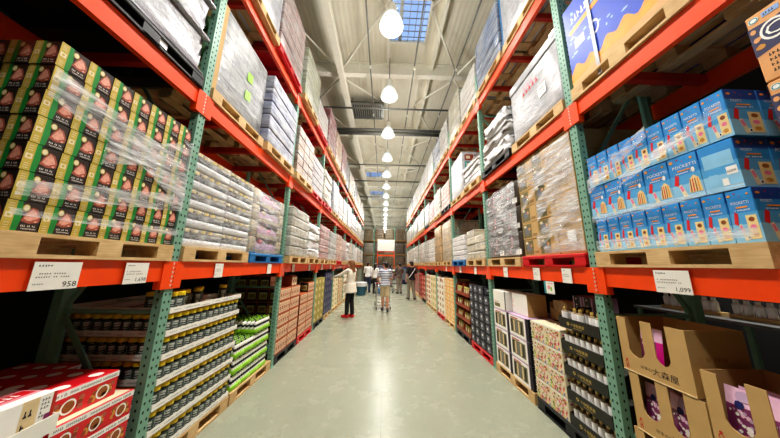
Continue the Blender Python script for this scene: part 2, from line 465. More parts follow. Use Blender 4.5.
MB().box((-.7, -.5, 0), (.7, -.45, .12), 'grey_steel').box((-.7, .45, 0), (.7, .5, .12), 'grey_steel').box((-.7, -.5, 0), (-.65, .5, .12), 'grey_steel').box((.65, -.5, 0), (.7, .5, .12), 'grey_steel').box((-.7, -.5, .1), (.7, .5, .12), 'goods_dark').obj('frame', v)
mb = MB()
for j in range(14): mb.box((-.64 + j * .095, -.45, .02), (-.6 + j * .095, .45, .09), 'grey_steel')
mb.obj('louvre', v)
for sx, sy in ((-.6, -.4), (.6, -.4), (-.6, .4), (.6, .4)): MB().tube((sx, sy, .1), (sx, sy, .39), .012, 'grey_steel', n=6).obj('hanger', v)

# ------------------------------------------------------------------ hanging lamps
sh_me = MB().lathe((0, 0, 0), [(.275, -.02, 'lamp_rim'), (.27, .015, 'lamp_glow'), (.25, .12, 'lamp_glow'), (.20, .23, 'lamp_glow'), (.145, .30, 'lamp_rim'), (.11, .345, 'lamp_rim'), (.10, .36, 'lamp_rim')], 24).mesh('lamp_shade')
hs_me = MB().lathe((0, 0, 0), [(.001, .355, 'white_steel'), (.11, .355, 'white_steel'), (.115, .44, 'white_steel'), (.10, .6, 'grey_steel'), (.05, .66, 'grey_steel'), (.001, .66, 'grey_steel')], 16).mesh('housing')
bl_me = MB().ball((0, 0, .10), (.13, .13, .14), 'lamp_bulb', 12, 8).mesh('bulb')
cb_me = MB().tube((0, 0, .66), (0, 0, 1.49), .014, 'grey_steel', n=6).mesh('hanging_rod')
LAMPY = [4.40 + 2.29 * j for j in range(-2, 16)]
for j, y in enumerate(LAMPY):
    if j == 1: y += .14
    lp = thing('hanging_lamp', '', 'lamp', (.07, y, 7.15), 0, 'hanging lamps over the aisle')
    q = j - 2
    lp['label'] = (f'glowing bell-shaped hanging lamp over the aisle, {ORD[q]} one visible from the near end' if 0 <= q < 14 else 'glowing bell-shaped hanging lamp ' + (['over the place where the viewer stands', 'high above the nearest bay, just out of view'][j] if q < 0 else f'beyond the far end of the aisle, number {q - 13} past the rest'))
    ob('shade', sh_me, lp); ob('housing', hs_me, lp); ob('bulb', bl_me, lp); ob('hanging_rod', cb_me, lp)
    for typ, en, zz in (('SPOT', 430, 7.02), ('POINT', 60, 6.8)):
        L = bpy.data.lights.new('lamp_light', 'SPOT' if typ == 'UP' else typ); L.energy = en; L.shadow_soft_size = .2; L.color = (1, .975, .92)
        if typ != 'POINT': L.spot_size = 2.12 if typ == 'SPOT' else 2.7; L.spot_blend = 1.0
        lo = bpy.data.objects.new('lamp_light', L); C.objects.link(lo); lo.location = (.07, y, zz); lo.rotation_euler = (PI if typ == 'UP' else 0, 0, 0)

L = bpy.data.lights.new('rear_goods_fill', 'SPOT'); L.energy = 150; L.shadow_soft_size = .2; L.spot_size = 1.6; L.spot_blend = .8  # added fill light without a fixture, brightens the bottle cases behind the right rack
lo = bpy.data.objects.new('rear_goods_fill', L); C.objects.link(lo); lo.location = (3.9, 2.4, 2.9); lo.rotation_euler = (0, 0, 0)
# ------------------------------------------------------------------ pallet racks
def post_mesh(front):
    mb = MB(); H = 5.9
    mb.box((-POST_W / 2, 0, .012), (POST_W / 2, POST_D, H), 'green_steel')
    mb.box((-.052, -.012, 0), (.052, POST_D + .02, .012), 'green_steel')
    r, n_ = .0085, 6
    def hole(c, u):
        c = Vector(c); u = Vector(u); w = Vector((0, 0, 1)) * 1.5
        mb.add([c + (u * math.cos(2 * PI * i / n_) + w * math.sin(2 * PI * i / n_)) * r for i in range(n_)], [tuple(range(n_))], 'hole_dark')
    if front:
        z = .12
        while z < H - .1:
            hole((-.02, -.001, z), (1, 0, 0)); hole((.02, -.001, z + .0), (1, 0, 0))
            for sx in (-1, 1): hole((sx * (POST_W / 2 + .001), .04, z + .025), (0, 1, 0))
            z += .0508 * 1.25
    return mb.mesh('upright_post')
pm_f, pm_b = post_mesh(True), post_mesh(False)
def bar(p0, p1, w, mat):
    return MB().tube(p0, p1, w, mat, n=4, smooth=False)
DB = DEPTH - POST_D
br_me = [bar((0, POST_D - .005, z), (0, DB + .005, z), .022, 'green_steel').mesh('brace') for z in (.25, 1.31, 2.6, 3.8, 4.9)]
br_me += [bar((0, POST_D - .005, z0), (0, DB + .005, z1), .02, 'green_steel').mesh('brace') for z0, z1 in ((.28, 1.28), (2.58, 1.34), (2.63, 3.78), (4.88, 3.83))]
def beam_mesh(length, kind):
    mb = MB(); a, b = POST_W / 2 + .001, length - POST_W / 2 - .001
    y0, y1 = (.002, .05) if kind == 'front' else (-.05, -.002)
    prof = [(y0, -BEAM), (y1, -BEAM), (y1, 0), (y0 + .02, 0), (y0 + .02, -.03), (y0, -.03)] if kind == 'front' else [(y0, -BEAM), (y1, -BEAM), (y1, 0), (y0, 0)]
    mb.extrude([(a, y, z) for y, z in ([(y0, -BEAM), (y1, -BEAM), (y1, 0), (y0, 0)])], (b - a, 0, 0), 'orange_steel')
    return mb.mesh('beam')
def conn_mesh(kind):
    mb = MB()
    if kind == 'front':
        for sx in (-1, 1):
            x = sx * (POST_W / 2)
            x0, x1 = (x + .0015, x + .055) if sx > 0 else (x - .055, x - .0015)
            mb.box((x0, -.006, -.235), (x1, .052, -.001), 'orange_steel')
        mb.box((-POST_W / 2 - .055, -.010, -.235), (POST_W / 2 + .055, -.0062, -.001), 'orange_steel')
        f = Face(mb, (-POST_W / 2 - .05, -.010, -.235), (POST_W + .1, 0, 0), (0, 0, .247))
        for i in range(6):
            f.rect(.44, .08 + i * .15, .50, .16 + i * .15, 'slot_pale'); f.rect(.55, .05 + i * .15, .59, .09 + i * .15, 'hole_dark')
    return mb.mesh('connector')
fb_me, rb_me, cn_me = beam_mesh(BAY, 'front'), beam_mesh(BAY, 'rear'), conn_mesh('front')
xb_me = MB().box((-.028, .052, -.09), (.028, DEPTH - .052, -.012), 'red_steel').mesh('crossbar')
for s in (LS, RS):
    rk = thing('pallet_rack', f'long green and orange steel pallet rack along the {s.word} of the aisle', 'rack', s.org(s.post(-1), 0, 0, 0), s.rz)
    sg = 1 if s.left else -1
    for k in range(-1, NB + 1):
        u = sg * (k + 1) * BAY
        ob('upright_post', pm_f, rk, (u, 0, 0)); ob('upright_post', pm_b, rk, (u, DEPTH - POST_D, 0))
        for b in br_me: ob('brace', b, rk, (u, 0, 0))
        for z in LEVEL[1:]: ob('connector', cn_me, rk, (u, 0, z))
    for k in range(-1, NB):
        u = sg * (k + 1) * BAY; u = u if s.left else u - BAY
        for z in LEVEL[1:]:
            ob('beam', fb_me, rk, (u, 0, z)); ob('beam', rb_me, rk, (u, DEPTH, z))
            for q in (.2, .5, .8): ob('crossbar', xb_me, rk, (u + q * BAY, 0, z))

# ------------------------------------------------------------------ pallets
PH = .135
def pallet_mesh(w, d, style):
    mb = MB()
    if style in ('wood', 'worn'):
        mt = 'pallet_wood' if style == 'wood' else 'pallet_worn'
        for i in range(7): y = i * (d - .1) / 6; mb.box((0, y, PH - .022), (w, y + .1, PH), mt)
        for x in (0, w / 2 - .07, w - .14): mb.box((x, 0, PH - .042), (x + .14, d, PH - .0221), mt)
        for x in (0, w / 2 - .07, w - .14):
            for y in (0, d / 2 - .07, d - .14): mb.box((x, y, .022), (x + .14, y + .14, PH - .0421), mt)
        for y in (0, d / 2 - .05, d - .1): mb.box((0, y, 0), (w, y + .1, .0219), mt)
    else:
        mt = {'black': 'plastic_black', 'red': 'plastic_red', 'blue': 'plastic_blue'}[style]
        mb.rbox((0, 0, PH - .04), (w, d, PH), .008, mt, 1, smooth=False)
        for x in (0, w / 2 - .07, w - .14):
            for y in (0, d / 2 - .07, d - .14): mb.box((x + .004, y + .004, .02), (x + .136, y + .136, PH - .039), mt)
        for x in (0, w / 2 - .06, w - .14): mb.box((x, 0, 0), (x + .13, d, .0201), mt)
        for y in (0, d - .1): mb.box((.01, y, .001), (w - .01, y + .1, .02), mt)
    return mb.mesh(('wooden' if style in ('wood', 'worn') else 'plastic') + '_pallet')
_pal = {}
def pallet(s, y, w, z, style, wh, d=None, dp=1.0, lab=None):
    key = (round(w, 2), round(dp, 2), style)
    if key not in _pal: _pal[key] = pallet_mesh(w, dp, style)
    if d is None: d = 0.0 if z == 0 else -.02
    nm = 'wooden_pallet' if style in ('wood', 'worn') else 'plastic_pallet'
    o = ob(nm, _pal[key], None, s.org(y, w, d, z + .002), s.rz)
    col = {'wood': 'pale wooden', 'worn': 'worn wooden'}.get(style, style + ' plastic')
    return tag(o, f"{col} pallet {wh}", 'pallet', 'pallets under the goods')

# ------------------------------------------------------------------ wrapped loads
_load = {}
def load_mesh(var, mat):
    key = (var, mat)
    if key in _load: return _load[key]
    rng = random.Random(hash(var) % 97 if isinstance(var, int) else sum(map(ord, var))); mb = MB()
    if var == 'layers':
        n_ = 5
        for i in range(n_):
            o = rng.uniform(0, .012); mb.rbox((o, o, i / n_ + .002), (1 - rng.uniform(0, .014), 1 - o, (i + 1) / n_ - .002), .018, mat, 2, .004, rng)
    elif var == 'tall':
        mb.rbox((0, 0, 0), (1, 1, 1), .02, mat, 2, .004, rng)
    elif var == 'lumpy':
        for i in range(4):
            o = rng.uniform(0, .05); mb.rbox((o, o, i / 4 * .97), (1 - rng.uniform(0, .05), 1 - o, (i + 1) / 4 * .97 + .03), .06, mat, 3, .018, rng)
    elif var == 'sag':
        for i in range(3):
            t_ = i / 3; sh = .34 * t_ * t_
            mb.rbox((.02 + sh, .0, t_), (1 - sh * .3 - rng.uniform(0, .03), 1 - sh * .5, t_ + .36), .10, mat, 3, .03, rng)
    elif var == 'grid':
        for i in range(5):
            for a in range(3):
                for b in range(3):
                    if 0 < a < 2 and 0 < b and i < 4: continue
                    j = rng.uniform(0, .012); mb.rbox((a / 3 + .004 + j * .4, b / 3 + .004 + j, i / 5 + .002), ((a + 1) / 3 - .004, (b + 1) / 3 - .004, (i + 1) / 5 - .004), .012, mat, 1, smooth=False)
    elif var == 'stepped':
        for i in range(4):
            for a in range(2):
                if i == 3 and a == 1: continue
                mb.rbox((a / 2 + .004, .004 + rng.uniform(0, .02), i / 4 + .002), ((a + 1) / 2 - .004, 1, (i + 1) / 4 - .002), .016, mat, 2, .004, rng)
    _load[key] = mb.mesh('wrapped_load'); return _load[key]
def load(s, y, w, z, h, var, mat, col, label, d=.03, dp=.92, name='wrapped_load', cat='goods', group='wrapped goods on the racks'):
    o = ob(name, load_mesh(var, mat), None, s.org(y, w, d, z), s.rz, (w, dp, h))
    o.color = S(*col); return tag(o, label, cat, group)

def shelf_load(s, lev, k, i, style, h, var, mat, col, desc, w=None, inset=0.0, over=None, name='wrapped_load', cat='goods'):
    y = s.slot(k, i); wd = w or SW; z = LEVEL[lev]; wh = where(s, lev, k, i)
    col = tuple(c * (1, 1.06, .92, .86)[lev] for c in col)  # lamp light offset in the colour: lower shelf lifted, upper shelves dimmed
    ov = ((.07 if s.left else .03) if over is None else over) + rnd.uniform(-.02, .03)
    pallet(s, y, wd, z, style, f"{wh}", d=-ov)
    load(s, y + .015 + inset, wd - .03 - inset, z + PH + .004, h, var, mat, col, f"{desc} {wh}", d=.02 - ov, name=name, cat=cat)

# ================================================================== LEFT: brisket cartons on the lower shelf of the nearest bay
def brisket_mesh():
    w, d, h = .131, .14, .154; mb = MB(); mb.rbox((0, 0, 0), (w, d, h), .003, 'brisket_dark', 1, smooth=False)
    F = faces(mb, w, d, h)
    for f in (F['front'], F['lo']):
        f.rect(0, 0, .27, 1, 'brisket_gold'); f.poly([(.27, 0), (.42, 0), (.47, .45), (.40, 1), (.27, 1)], 'brisket_green')
        f.rect(.04, .42, .23, .60, 'cream', 2); f.ell(.135, .51, .05, .05, 'brisket_gold', 3, 8)
        for q in (.08, .16, .24, .72, .8, .88): f.rect(.07, q, .2, q + .02, 'cream', 2)
        f.ell(.52, .80, .10, .12, 'brisket_gold', 2, 12); f.ell(.52, .80, .075, .09, 'cream', 3, 12)
        f.poly([(.46, .34), (.54, .60), (.68, .84), (.84, .78), (.97, .50), (.95, .34), (.7, .27)], 'meat_brown', 2)
        f.poly([(.52, .42), (.60, .62), (.70, .79), (.81, .70), (.91, .48), (.72, .38)], 'meat_pink', 3)
        f.blob(.66, .40, .10, .05, 'meat_pink', 4); f.blob(.86, .36, .05, .04, 'meat_pink', 4)
        f.strokes(.5, .16, .4, .06, 9, 'ink_white', 2); f.strokes(.5, .07, .44, .045, 12, 'ink_white', 2)
    return mb.mesh('brisket_carton')
bk = brisket_mesh()
by, bz = 1.165, LEVEL[1] + PH + .004
pallet(LS, by - .01, .945, LEVEL[1], 'wood', 'under the green and gold brisket cartons on left lower shelf')
for r in range(7):
    for c in range(7):
        for dpt in range(4 if c == 0 else 1):
            j = rnd.uniform(-.0015, .0015)
            o = ob('brisket_carton', bk, None, LS.org(by + c * .1335 + (.004 if (r % 2) else 0), .131, .012 + dpt * .144 + abs(j), bz + r * .1575), LS.rz)
            pos = f"{ORD[c]} column from its near corner" if dpt == 0 else f"{['', 'second', 'third', 'fourth'][dpt]} one back on the near end"
            tag(o, f"brisket carton in {ORD[6 - r]} layer from the top, {pos}", 'carton', 'brisket cartons on the left lower shelf')
# milky bands of stretch film drawn slantwise round the load
def film(s, y, w, pieces, label, d=0.0):
    t_ = thing('stretch_film', label, 'plastic film', s.org(y, w, d, 0), s.rz, 'stretch film round the pallets')
    for j, (u0, a0, a1, u1, b0, b1) in enumerate(pieces):
        n_ = 14; vs = []
        for i in range(n_ + 1):
            p = i / n_; u = u0 + (u1 - u0) * p; dep = -.006 - .0012 * j - .004 * math.sin(p * 9 + a0 * 7) ** 2
            vs += [(u, dep, a0 + (b0 - a0) * p), (u, dep, a1 + (b1 - a1) * p)]
        MB().add(vs, [(2 * i, 2 * i + 2, 2 * i + 3, 2 * i + 1) for i in range(n_)], 'stretch_film', True).obj('film_band', t_)
film(LS, by, .95, [(.0, 2.62, 2.80, .95, 2.30, 2.62), (.3, 2.35, 2.5, .95, 2.62, 2.86), (0, 2.05, 2.13, .95, 2.18, 2.34), (.45, 2.5, 2.64, .95, 2.2, 2.36), (0, 1.95, 1.985, .95, 1.96, 2.02)], 'torn milky stretch film bands drawn across the brisket cartons')

# ================================================================== jars on trays
JR, JH, TP = .0405, .176, .19
def jar_meshes():
    b = MB().lathe((0, 0, 0), [(.001, 0, 'jar_glass'), (JR * .96, 0, 'jar_glass'), (JR, .01, 'jar_label'), (JR, .125, 'jar_glass'), (JR * .98, .135, 'jar_glass'), (JR * .9, .14, 'jar_glass'), (.001, .14, 'jar_glass')], 12)
    for sgn in (0, 1, 2, 3):
        for z0, z1, a in ((.095, .112, .5), (.078, .09, .42), (.060, .066, .5), (.03, .05, .28)):
            c = sgn * PI / 2 + PI / 4; R_ = JR + .0012
            pts = [(R_ * math.cos(c + t_ * a), R_ * math.sin(c + t_ * a)) for t_ in (-1, 0, 1)]
            for (x0, y0), (x1, y1) in zip(pts, pts[1:]): b.poly([(x0, y0, z0), (x1, y1, z0), (x1, y1, z1), (x0, y0, z1)], 'jar_label_text')
    l = MB().lathe((0, 0, 0), [(JR * .97, .1405, 'lid_yellow'), (JR * 1.0, .143, 'lid_yellow'), (JR * 1.0, .172, 'lid_yellow'), (JR * .95, JH, 'lid_yellow'), (.001, JH, 'lid_yellow')], 12)
    return b.mesh('jar'), l.mesh('lid')
jar_me, lid_me = jar_meshes()
def tray_mesh(w, d, lip=.052, mat='white_card', inner='kraft_dark'):
    mb = MB(); t_ = .004
    mb.box((0, 0, 0), (w, d, t_), inner)
    mb.box((0, 0, t_), (w, t_, lip), mat); mb.box((0, d - t_, t_), (w, d, lip), mat)
    mb.box((0, t_, t_), (t_, d - t_, lip), mat); mb.box((w - t_, t_, t_), (w, d - t_, lip), mat)
    F = faces(mb, w, d, lip)
    for f in F.values():
        if f is F['top']: continue
        f.strokes(.3, .42, .36, .22, 22, 'ink_teal'); f.rect(.08, .5, .22, .56, 'ink_teal'); f.rect(.72 if f is F['front'] else .8, .3, .93, .36, 'ink_grey')
    return mb.mesh('cardboard_tray')
tr_me = tray_mesh(.515, .34)
jy, jz = LS.slot(0, 0), PH + .004
def put_jar(y, u, d, z, label, w=SW):
    o = ob('jar', jar_me, None, LS.at(y, w, u, d, z)); o.rotation_euler[2] = 0
    ob('lid', lid_me, o); return tag(o, label, 'jar', 'jars stacked on the left floor pallet')
pallet(LS, jy, SW, 0, 'wood', 'under the yellow-lidded jars on the floor, second bay of left rack', dp=1.04)
for r in range(7):
    z = jz + r * TP
    for c in range(2):
        for q in range(3 if (c == 0 or r == 6) else 1):
            o = ob('cardboard_tray', tr_me, None, LS.org(jy + c * .521, .515, .005 + q * .344, z), LS.rz)
            tag(o, f"white cardboard tray of jars, {ORD[6 - r]} layer from top, {'nearer' if c == 0 else 'farther'} one, {['at the aisle', 'second row back', 'third row back'][q]}", 'tray', 'jar trays on the left floor pallet')
    if r == 6: continue
    for i in range(12):
        u = .046 + i * .0842 + (.016 if i > 5 else 0)
        put_jar(jy, u, .052, z + .0045, f"yellow-lidded dark jar, {ORD[5 - r]} full layer from top, {ORD[i]} along the aisle front")
    for i in range(1, 12):
        q = i // 4
        put_jar(jy, .046, .052 + (i % 4) * .0824 + q * .344, z + .0045, f"yellow-lidded dark jar, {ORD[5 - r]} full layer from top, {ORD[i]} back along the shaded end")
for i, (u, d) in enumerate([(.046, .052), (.132, .052), (.218, .14), (.30, .14), (.46, .14), (.585, .22), (.86, .14), (.046, .14), (.046, .23)]):
    put_jar(jy, u, d, jz + 6 * TP + .0045, f"yellow-lidded jar left loose on the topmost tray, {['nearest corner one', 'second along the front', 'third, set back', 'fourth, set back', 'fifth, set back', 'sixth, set deepest', 'lone one near the far end', 'behind the corner one', 'last at the back'][i]}")

# jars on the lower shelf above, each tray block shrink-wrapped
def jar_block_mesh(w, d, h):
    mb = MB(); mb.rbox((0, 0, 0), (w, d, .075), .006, 'film_white', 1); nx, ny = int(w / .086), int(d / .086)
    for i in range(nx):
        for j in range(ny):
            if 0 < i and 0 < j: continue
            c = (.045 + i * (w - .09) / (nx - 1), .045 + j * (d - .09) / (ny - 1), .076)
            mb.lathe(c, [(.001, 0, 'jar_glass'), (JR, 0, 'jar_glass'), (JR, .07, 'lid_yellow'), (JR, h - .085, 'lid_yellow'), (.001, h - .085, 'lid_yellow')], 8)
    mb.box((.03, .03, .076), (w - .03, d - .03, h - .02), 'jar_glass')
    f = mb.obj
    return mb.mesh('jar_pack')
def film_cover_mesh(w, d, h):
    rng = random.Random(3); mb = MB(); mb.rbox((-.008, -.008, .03), (w + .008, d + .008, h - .006), .02, 'stretch_film', 2, .004, rng); return mb.mesh('film')
jp, jf = jar_block_mesh(.5, .46, .188), film_cover_mesh(.5, .46, .188)
pallet(LS, jy, SW, LEVEL[1], 'wood', 'under the wrapped jar packs on the left lower shelf')
for r in range(5):
    for c in range(2):
        for q in range(2):
            if c == 1 and q == 1: continue
            o = ob('jar_pack', jp, None, LS.org(jy + .004 + c * .524, .505, .012 + q * .486 + rnd.uniform(0, .003), LEVEL[1] + PH + .004 + r * .192), LS.rz)
            tag(o, f"shrink-wrapped pack of yellow-lidded jars on left lower shelf, {ORD[4 - r]} layer from top, {'nearer' if c == 0 else 'farther'} {'front' if q == 0 else 'rear'} pack", 'jar pack', 'wrapped jar packs on the lower shelf')
            ob('film', jf, o)

# ================================================================== green drink packs beside the jars
def green_pack(w, d, h):
    mb = MB(); mb.rbox((0, 0, 0), (w, d, .055), .006, 'leaf_green', 1); nx, ny = 5, 4
    for i in range(nx):
        for j in range(ny):
            c = (w * (i + .5) / nx, d * (j + .5) / ny, .056); r = w / nx * .47
            mb.lathe(c, [(.001, 0, 'ink_white'), (r, 0, 'ink_white'), (r, .028, 'ink_dark'), (r, .062, 'ink_white'), (r, .085, 'ink_white'), (r * .55, .105, 'leaf_green' if (i + j) % 3 else 'ink_dark'), (r * .62, h - .058, 'leaf_green'), (.001, h - .058, 'leaf_green')], 8)
    return mb.mesh('drink_pack')
gp = green_pack(.215, .24, .185)
gy = LS.slot(0, 1) + .02
pallet(LS, gy - .03, SW, 0, 'wood', 'under the lime green drink packs, second bay of left rack', dp=1.04)
for r in range(5):
    for c in range(4):
        for q in range(4):
            if r < 3 and q > 0 and not (c == 0) and not (r == 2): continue
            if r == 4 or (r == 3 and c < 2): continue
            o = ob('drink_pack', gp, None, LS.org(gy + c * .222, .215, .02 + q * .248, PH + .004 + r * .188), LS.rz)
            tag(o, f"lime green shrink pack of bottles, {ORD[r]} layer from pallet, {ORD[c]} along aisle, {ORD[q]} row back", 'drink pack', 'lime green drink packs on the left floor pallet')

# ================================================================== orange cartons, second bay on
def orange_carton(w, d, h):
    mb = MB(); mb.rbox((0, 0, 0), (w, d, h), .004, 'orange_print', 1, smooth=False); F = faces(mb, w, d, h); f = F['front']
    for i in range(5):
        x = .04 + i * .19
        f.rect(x, .16, x + .15, .93, 'cream'); f.rect(x + .03, .24, x + .12, .62, 'rust', 2); f.ell(x + .075, .74, .035, .1, 'orange_print', 2, 8); f.rect(x + .035, .3, x + .115, .36, 'cream', 3)
    f.rect(0, 0, 1, .08, 'rust', 1); f.strokes(.1, .1, .8, .04, 16, 'cream', 1)
    g = F['lo']; g.rect(.0, .0, 1, 1, 'rust'); g.rect(.03, .03, .97, .97, 'ink_dark', 2); g.rect(.14, .2, .86, .74, 'olive', 3); g.rect(.28, .34, .72, .6, 'photo_olive', 4); g.rect(.2, .66, .8, .72, 'cream', 4)
    return mb.mesh('drink_carton')
oc = orange_carton(.508, .2, .222)
for slot, style in ((0, 'black'), (1, 'red')):
    y = LS.slot(1, slot) + .01
    pallet(LS, y - .01, SW, 0, style, f"under the {'nearer' if slot == 0 else 'farther'} orange cartons, third bay of left rack")
    for r in range(6 if slot == 0 else 5):
        for c in range(2):
            for q in range(5 if (c == 0 and slot == 0) else 1):
                if r == 5 and (c or q == 0): continue
                if r == 4 and slot == 1 and c == 0: continue
                o = ob('drink_carton', oc, None, LS.org(y + c * .514, .508, .012 + q * .204, PH + .004 + r * .226), LS.rz)
                tag(o, f"orange-brown drink carton on {style} pallet, {ORD[r]} layer up, {'nearer' if c == 0 else 'farther'} column" + (f", {ORD[q]} row back" if slot == 0 else ""), 'carton', 'orange-brown cartons under the left rack')
# brown cups cartons loose on top
for i in range(2):
    mb = MB(); mb.rbox((0, 0, 0), (.3, .22, .2), .004, 'rust', 1, smooth=False); f = faces(mb, .3, .22, .2)['front']; f.rect(.1, .1, .45, .9, 'cream'); f.rect(.55, .1, .9, .9, 'cream'); f.ell(.28, .5, .1, .22, 'nut_brown', 2); f.ell(.72, .5, .1, .22, 'nut_brown', 2)
    o = mb.obj('coffee_carton', None, LS.org(LS.slot(1, 0) + .55 + i * .62, .3, .03 if i == 0 else .3, PH + .004 + (5 - i) * .226 + .226 * i + .002), LS.rz)
    tag(o, f"brown carton lying on top of the orange cartons, {'nearer' if i == 0 else 'farther'} of two", 'carton', 'brown cartons on the orange stack')

# ================================================================== plain floor stacks further down, left and right
def stack_carton(w, d, h, body, panel, accent, lipdark=False):
    mb = MB(); mb.rbox((0, 0, 0), (w, d, h), .004, body, 1, smooth=False); F = faces(mb, w, d, h)
    for e in ('front', 'lo', 'hi'):
        f = F[e]; f.rect(.08, .14, .92, .88, panel); f.rect(.16, .24, .5, .7, accent, 2); f.rect(.56, .5, .84, .6, body, 2); f.strokes(.56, .3, .3, .1, 5, accent, 2)
    return mb.mesh('carton')
def floor_stack(s, k, i, cols, rows, h, body, panel, accent, style, desc, top=None):
    y = s.slot(k, i); cw = (SW - .02) / cols; dd = .24
    me = stack_carton(cw - .006, dd - .006, h - .004, body, panel, accent)
    pallet(s, y, SW, 0, style, f"under the {desc}s, {ORD[k+1]} bay of {s.word} rack, {'nearer' if i == 0 else 'farther'} place")
    for r in range(rows):
        for c in range(cols):
            for q in range(2 if c == 0 else 1):
                if top and r == rows - 1 and c not in top: continue
                o = ob('carton', me, None, s.org(y + .01 + c * cw, cw - .006, .015 + q * dd, PH + .004 + r * h), s.rz)
                tag(o, f"{desc}, {s.word} rack floor, {ORD[r]} layer up, {ORD[c]} column{', second row back' if q else ''}", 'carton', f'{desc}s under the {s.word} rack')
floor_stack(LS, 2, 0, 3, 6, .2, 'olive', 'olive', 'kraft_edge', 'black', 'olive and tan carton')
floor_stack(LS, 2, 1, 4, 6, .22, 'navy', 'dusk', 'photo_grey', 'wood', 'navy blue carton')
floor_stack(LS, 3, 0, 2, 6, .18, 'cream', 'cream', 'olive', 'wood', 'cream open-sided carton')
floor_stack(LS, 3, 1, 3, 5, .2, 'kraft', 'cream', 'rust', 'wood', 'tan printed carton')
floor_stack(LS, 4, 0, 3, 5, .22, 'white_card', 'cream', 'olive', 'wood', 'white printed carton')
floor_stack(LS, 4, 1, 2, 5, .24, 'rust', 'cream', 'rust', 'red', 'rust red carton')

# ================================================================== red gift boxes, nearest bay of the left rack
def gift_box(w, d, h, n_e):
    mb = MB(); mb.rbox((0, 0, 0), (w, d, h), .004, 'gift_red', 1, smooth=False); F = faces(mb, w, d, h); f = F['front']
    f.rect(.0, .74, 1, .97, 'ink_white'); f.strokes(.04, .8, .92, .1, 46, 'ink_grey', 2)
    rng = random.Random(4)
    for i in range(n_e):
        cx = (i + .5) / n_e; a = .4 / n_e
        for j in range(16): f.blob(cx + rng.uniform(-.38, .38) / n_e, .36 + rng.uniform(-.2, .2), rng.uniform(.06, .1) / n_e, rng.uniform(.07, .12), rng.choice(('nut_brown', 'nut_gold', 'nut_gold', 'rust', 'meat_brown')), 1 + j * .2, rng=rng)
        f.ring(cx, .36, .2 / n_e * 1.1, .26, .22, 'ink_white', 5); f.ell(cx, .36, .15 / n_e, .18, 'nut_brown', 4)
    e = F['lo']; e.rect(.1, .5, .4, .8, 'ink_white'); e.rect(.5, .2, .9, .5, 'rust')
    t = F['top']
    for i in range(n_e):
        for q in (.16, .5, .84): t.ell((i + .5) / n_e, q, .2 / n_e, .09, 'ink_white', 1, 12)
    return mb.mesh('gift_box')
g3, g2 = gift_box(.46, .42, .156, 3), gift_box(.36, .42, .164, 2)
ry = 1.06
pallet(LS, ry, 1.03, 0, 'worn', 'under the red gift boxes on the floor, nearest bay of left rack')
for r in range(4):
    for c in range(2):
        for q in range(2):
            o = ob('gift_box', g3, None, LS.org(1.1 + c * .485, .46, .02 + q * .43, PH + .004 + r * .160), LS.rz)
            tag(o, f"red gift box with nut pictures, {ORD[r]} layer up, {'nearer' if c == 0 else 'farther'} {'front' if q == 0 else 'rear'} column", 'gift box', 'red gift boxes under the left rack')
zt = PH + .004 + 4 * .160
o = ob('gift_box', g2, None, LS.org(1.6, .36, .075, zt), LS.rz); tag(o, 'topmost red gift box at the front, its top dotted with white ovals', 'gift box', 'red gift boxes under the left rack')
for i, (y, d) in enumerate(((1.62, .5), (1.15, .5))):
    o = ob('gift_box', g3, None, LS.org(y, .44, d, zt), LS.rz); tag(o, f"red gift box in the shade behind the topmost front box, {'farther' if i == 0 else 'nearer'} of two", 'gift box', 'red gift boxes under the left rack')
o = MB().poly([(0, 0, 0), (.40, 0, 0), (.40, .3, 0), (0, .3, 0)], 'cream').obj('loose_card', None, LS.org(1.62, .44, .026, zt - .0008), LS.rz)
o = bpy.data.objects[o.name]; tag(o, 'pale card sheet lying under the topmost red gift box', 'card')
# white open display tray with pink and white packs in front
mb = MB(); w, d = .56, .40
mb.box((0, 0, 0), (w, d, .005), 'white_card'); mb.extrude([(0, 0, .0052), (w, 0, .0052), (w, 0, .095), (0, 0, .04)], (0, .005, 0), 'white_card')
mb.box((0, d - .005, .0052), (w, d, .09), 'white_card'); mb.extrude([(w - .005, .0055, .0052), (w - .005, d - .0055, .0052), (w - .005, d - .0055, .09), (w - .005, .0055, .09)], (.005, 0, 0), 'white_card'); mb.box((0, .0055, .0052), (.005, d - .0055, .06), 'white_card')
o = mb.obj('display_tray', None, LS.org(1.02, w, -.015, zt), LS.rz); tag(o, 'white open cardboard display tray holding pink and white packs', 'tray')
def snack_pack(w, d, h):
    mb = MB(); mb.rbox((0, 0, 0), (w, d, h), .004, 'gift_pink', 1, smooth=False); F = faces(mb, w, d, h); f = F['front']
    f.rect(0, 0, 1, 1, 'ink_white'); f.rect(0, 0, .06, 1, 'gift_pink', 2); f.rect(.5, 0, .74, 1, 'kraft_edge', 2); f.strokes(.54, .6, .14, .16, 2, 'ink_dark', 3); f.strokes(.54, .3, .14, .16, 2, 'ink_dark', 3)
    f.rect(.94, 0, 1, 1, 'ink_red', 2); f.blob(.8, .2, .13, .16, 'olive', 3); f.blob(.68, .14, .1, .1, 'leaf_green', 4); f.rect(.86, .3, .95, .5, 'pouch_plum', 3)
    for i in range(5): f.strokes(.78, .45 + i * .1, .13, .06, 3, 'ink_grey', 3)
    t = F['top']; t.rect(0, 0, 1, .25, 'ink_white'); t.rect(.05, .35, .95, .6, 'gift_red'); t.strokes(.1, .4, .8, .15, 8, 'ink_white', 2); t.rect(0, .75, 1, 1, 'ink_white')
    return mb.mesh('snack_pack')
sp = snack_pack(.265, .3, .205)
for i in range(2):
    o = ob('snack_pack', sp, None, LS.org(1.03 + i * .272, .265, .01, zt + .0055), LS.rz); tag(o, f"white and pink snack pack in the display tray, {'nearer' if i == 0 else 'farther'} one", 'snack pack', 'snack packs in the white tray')

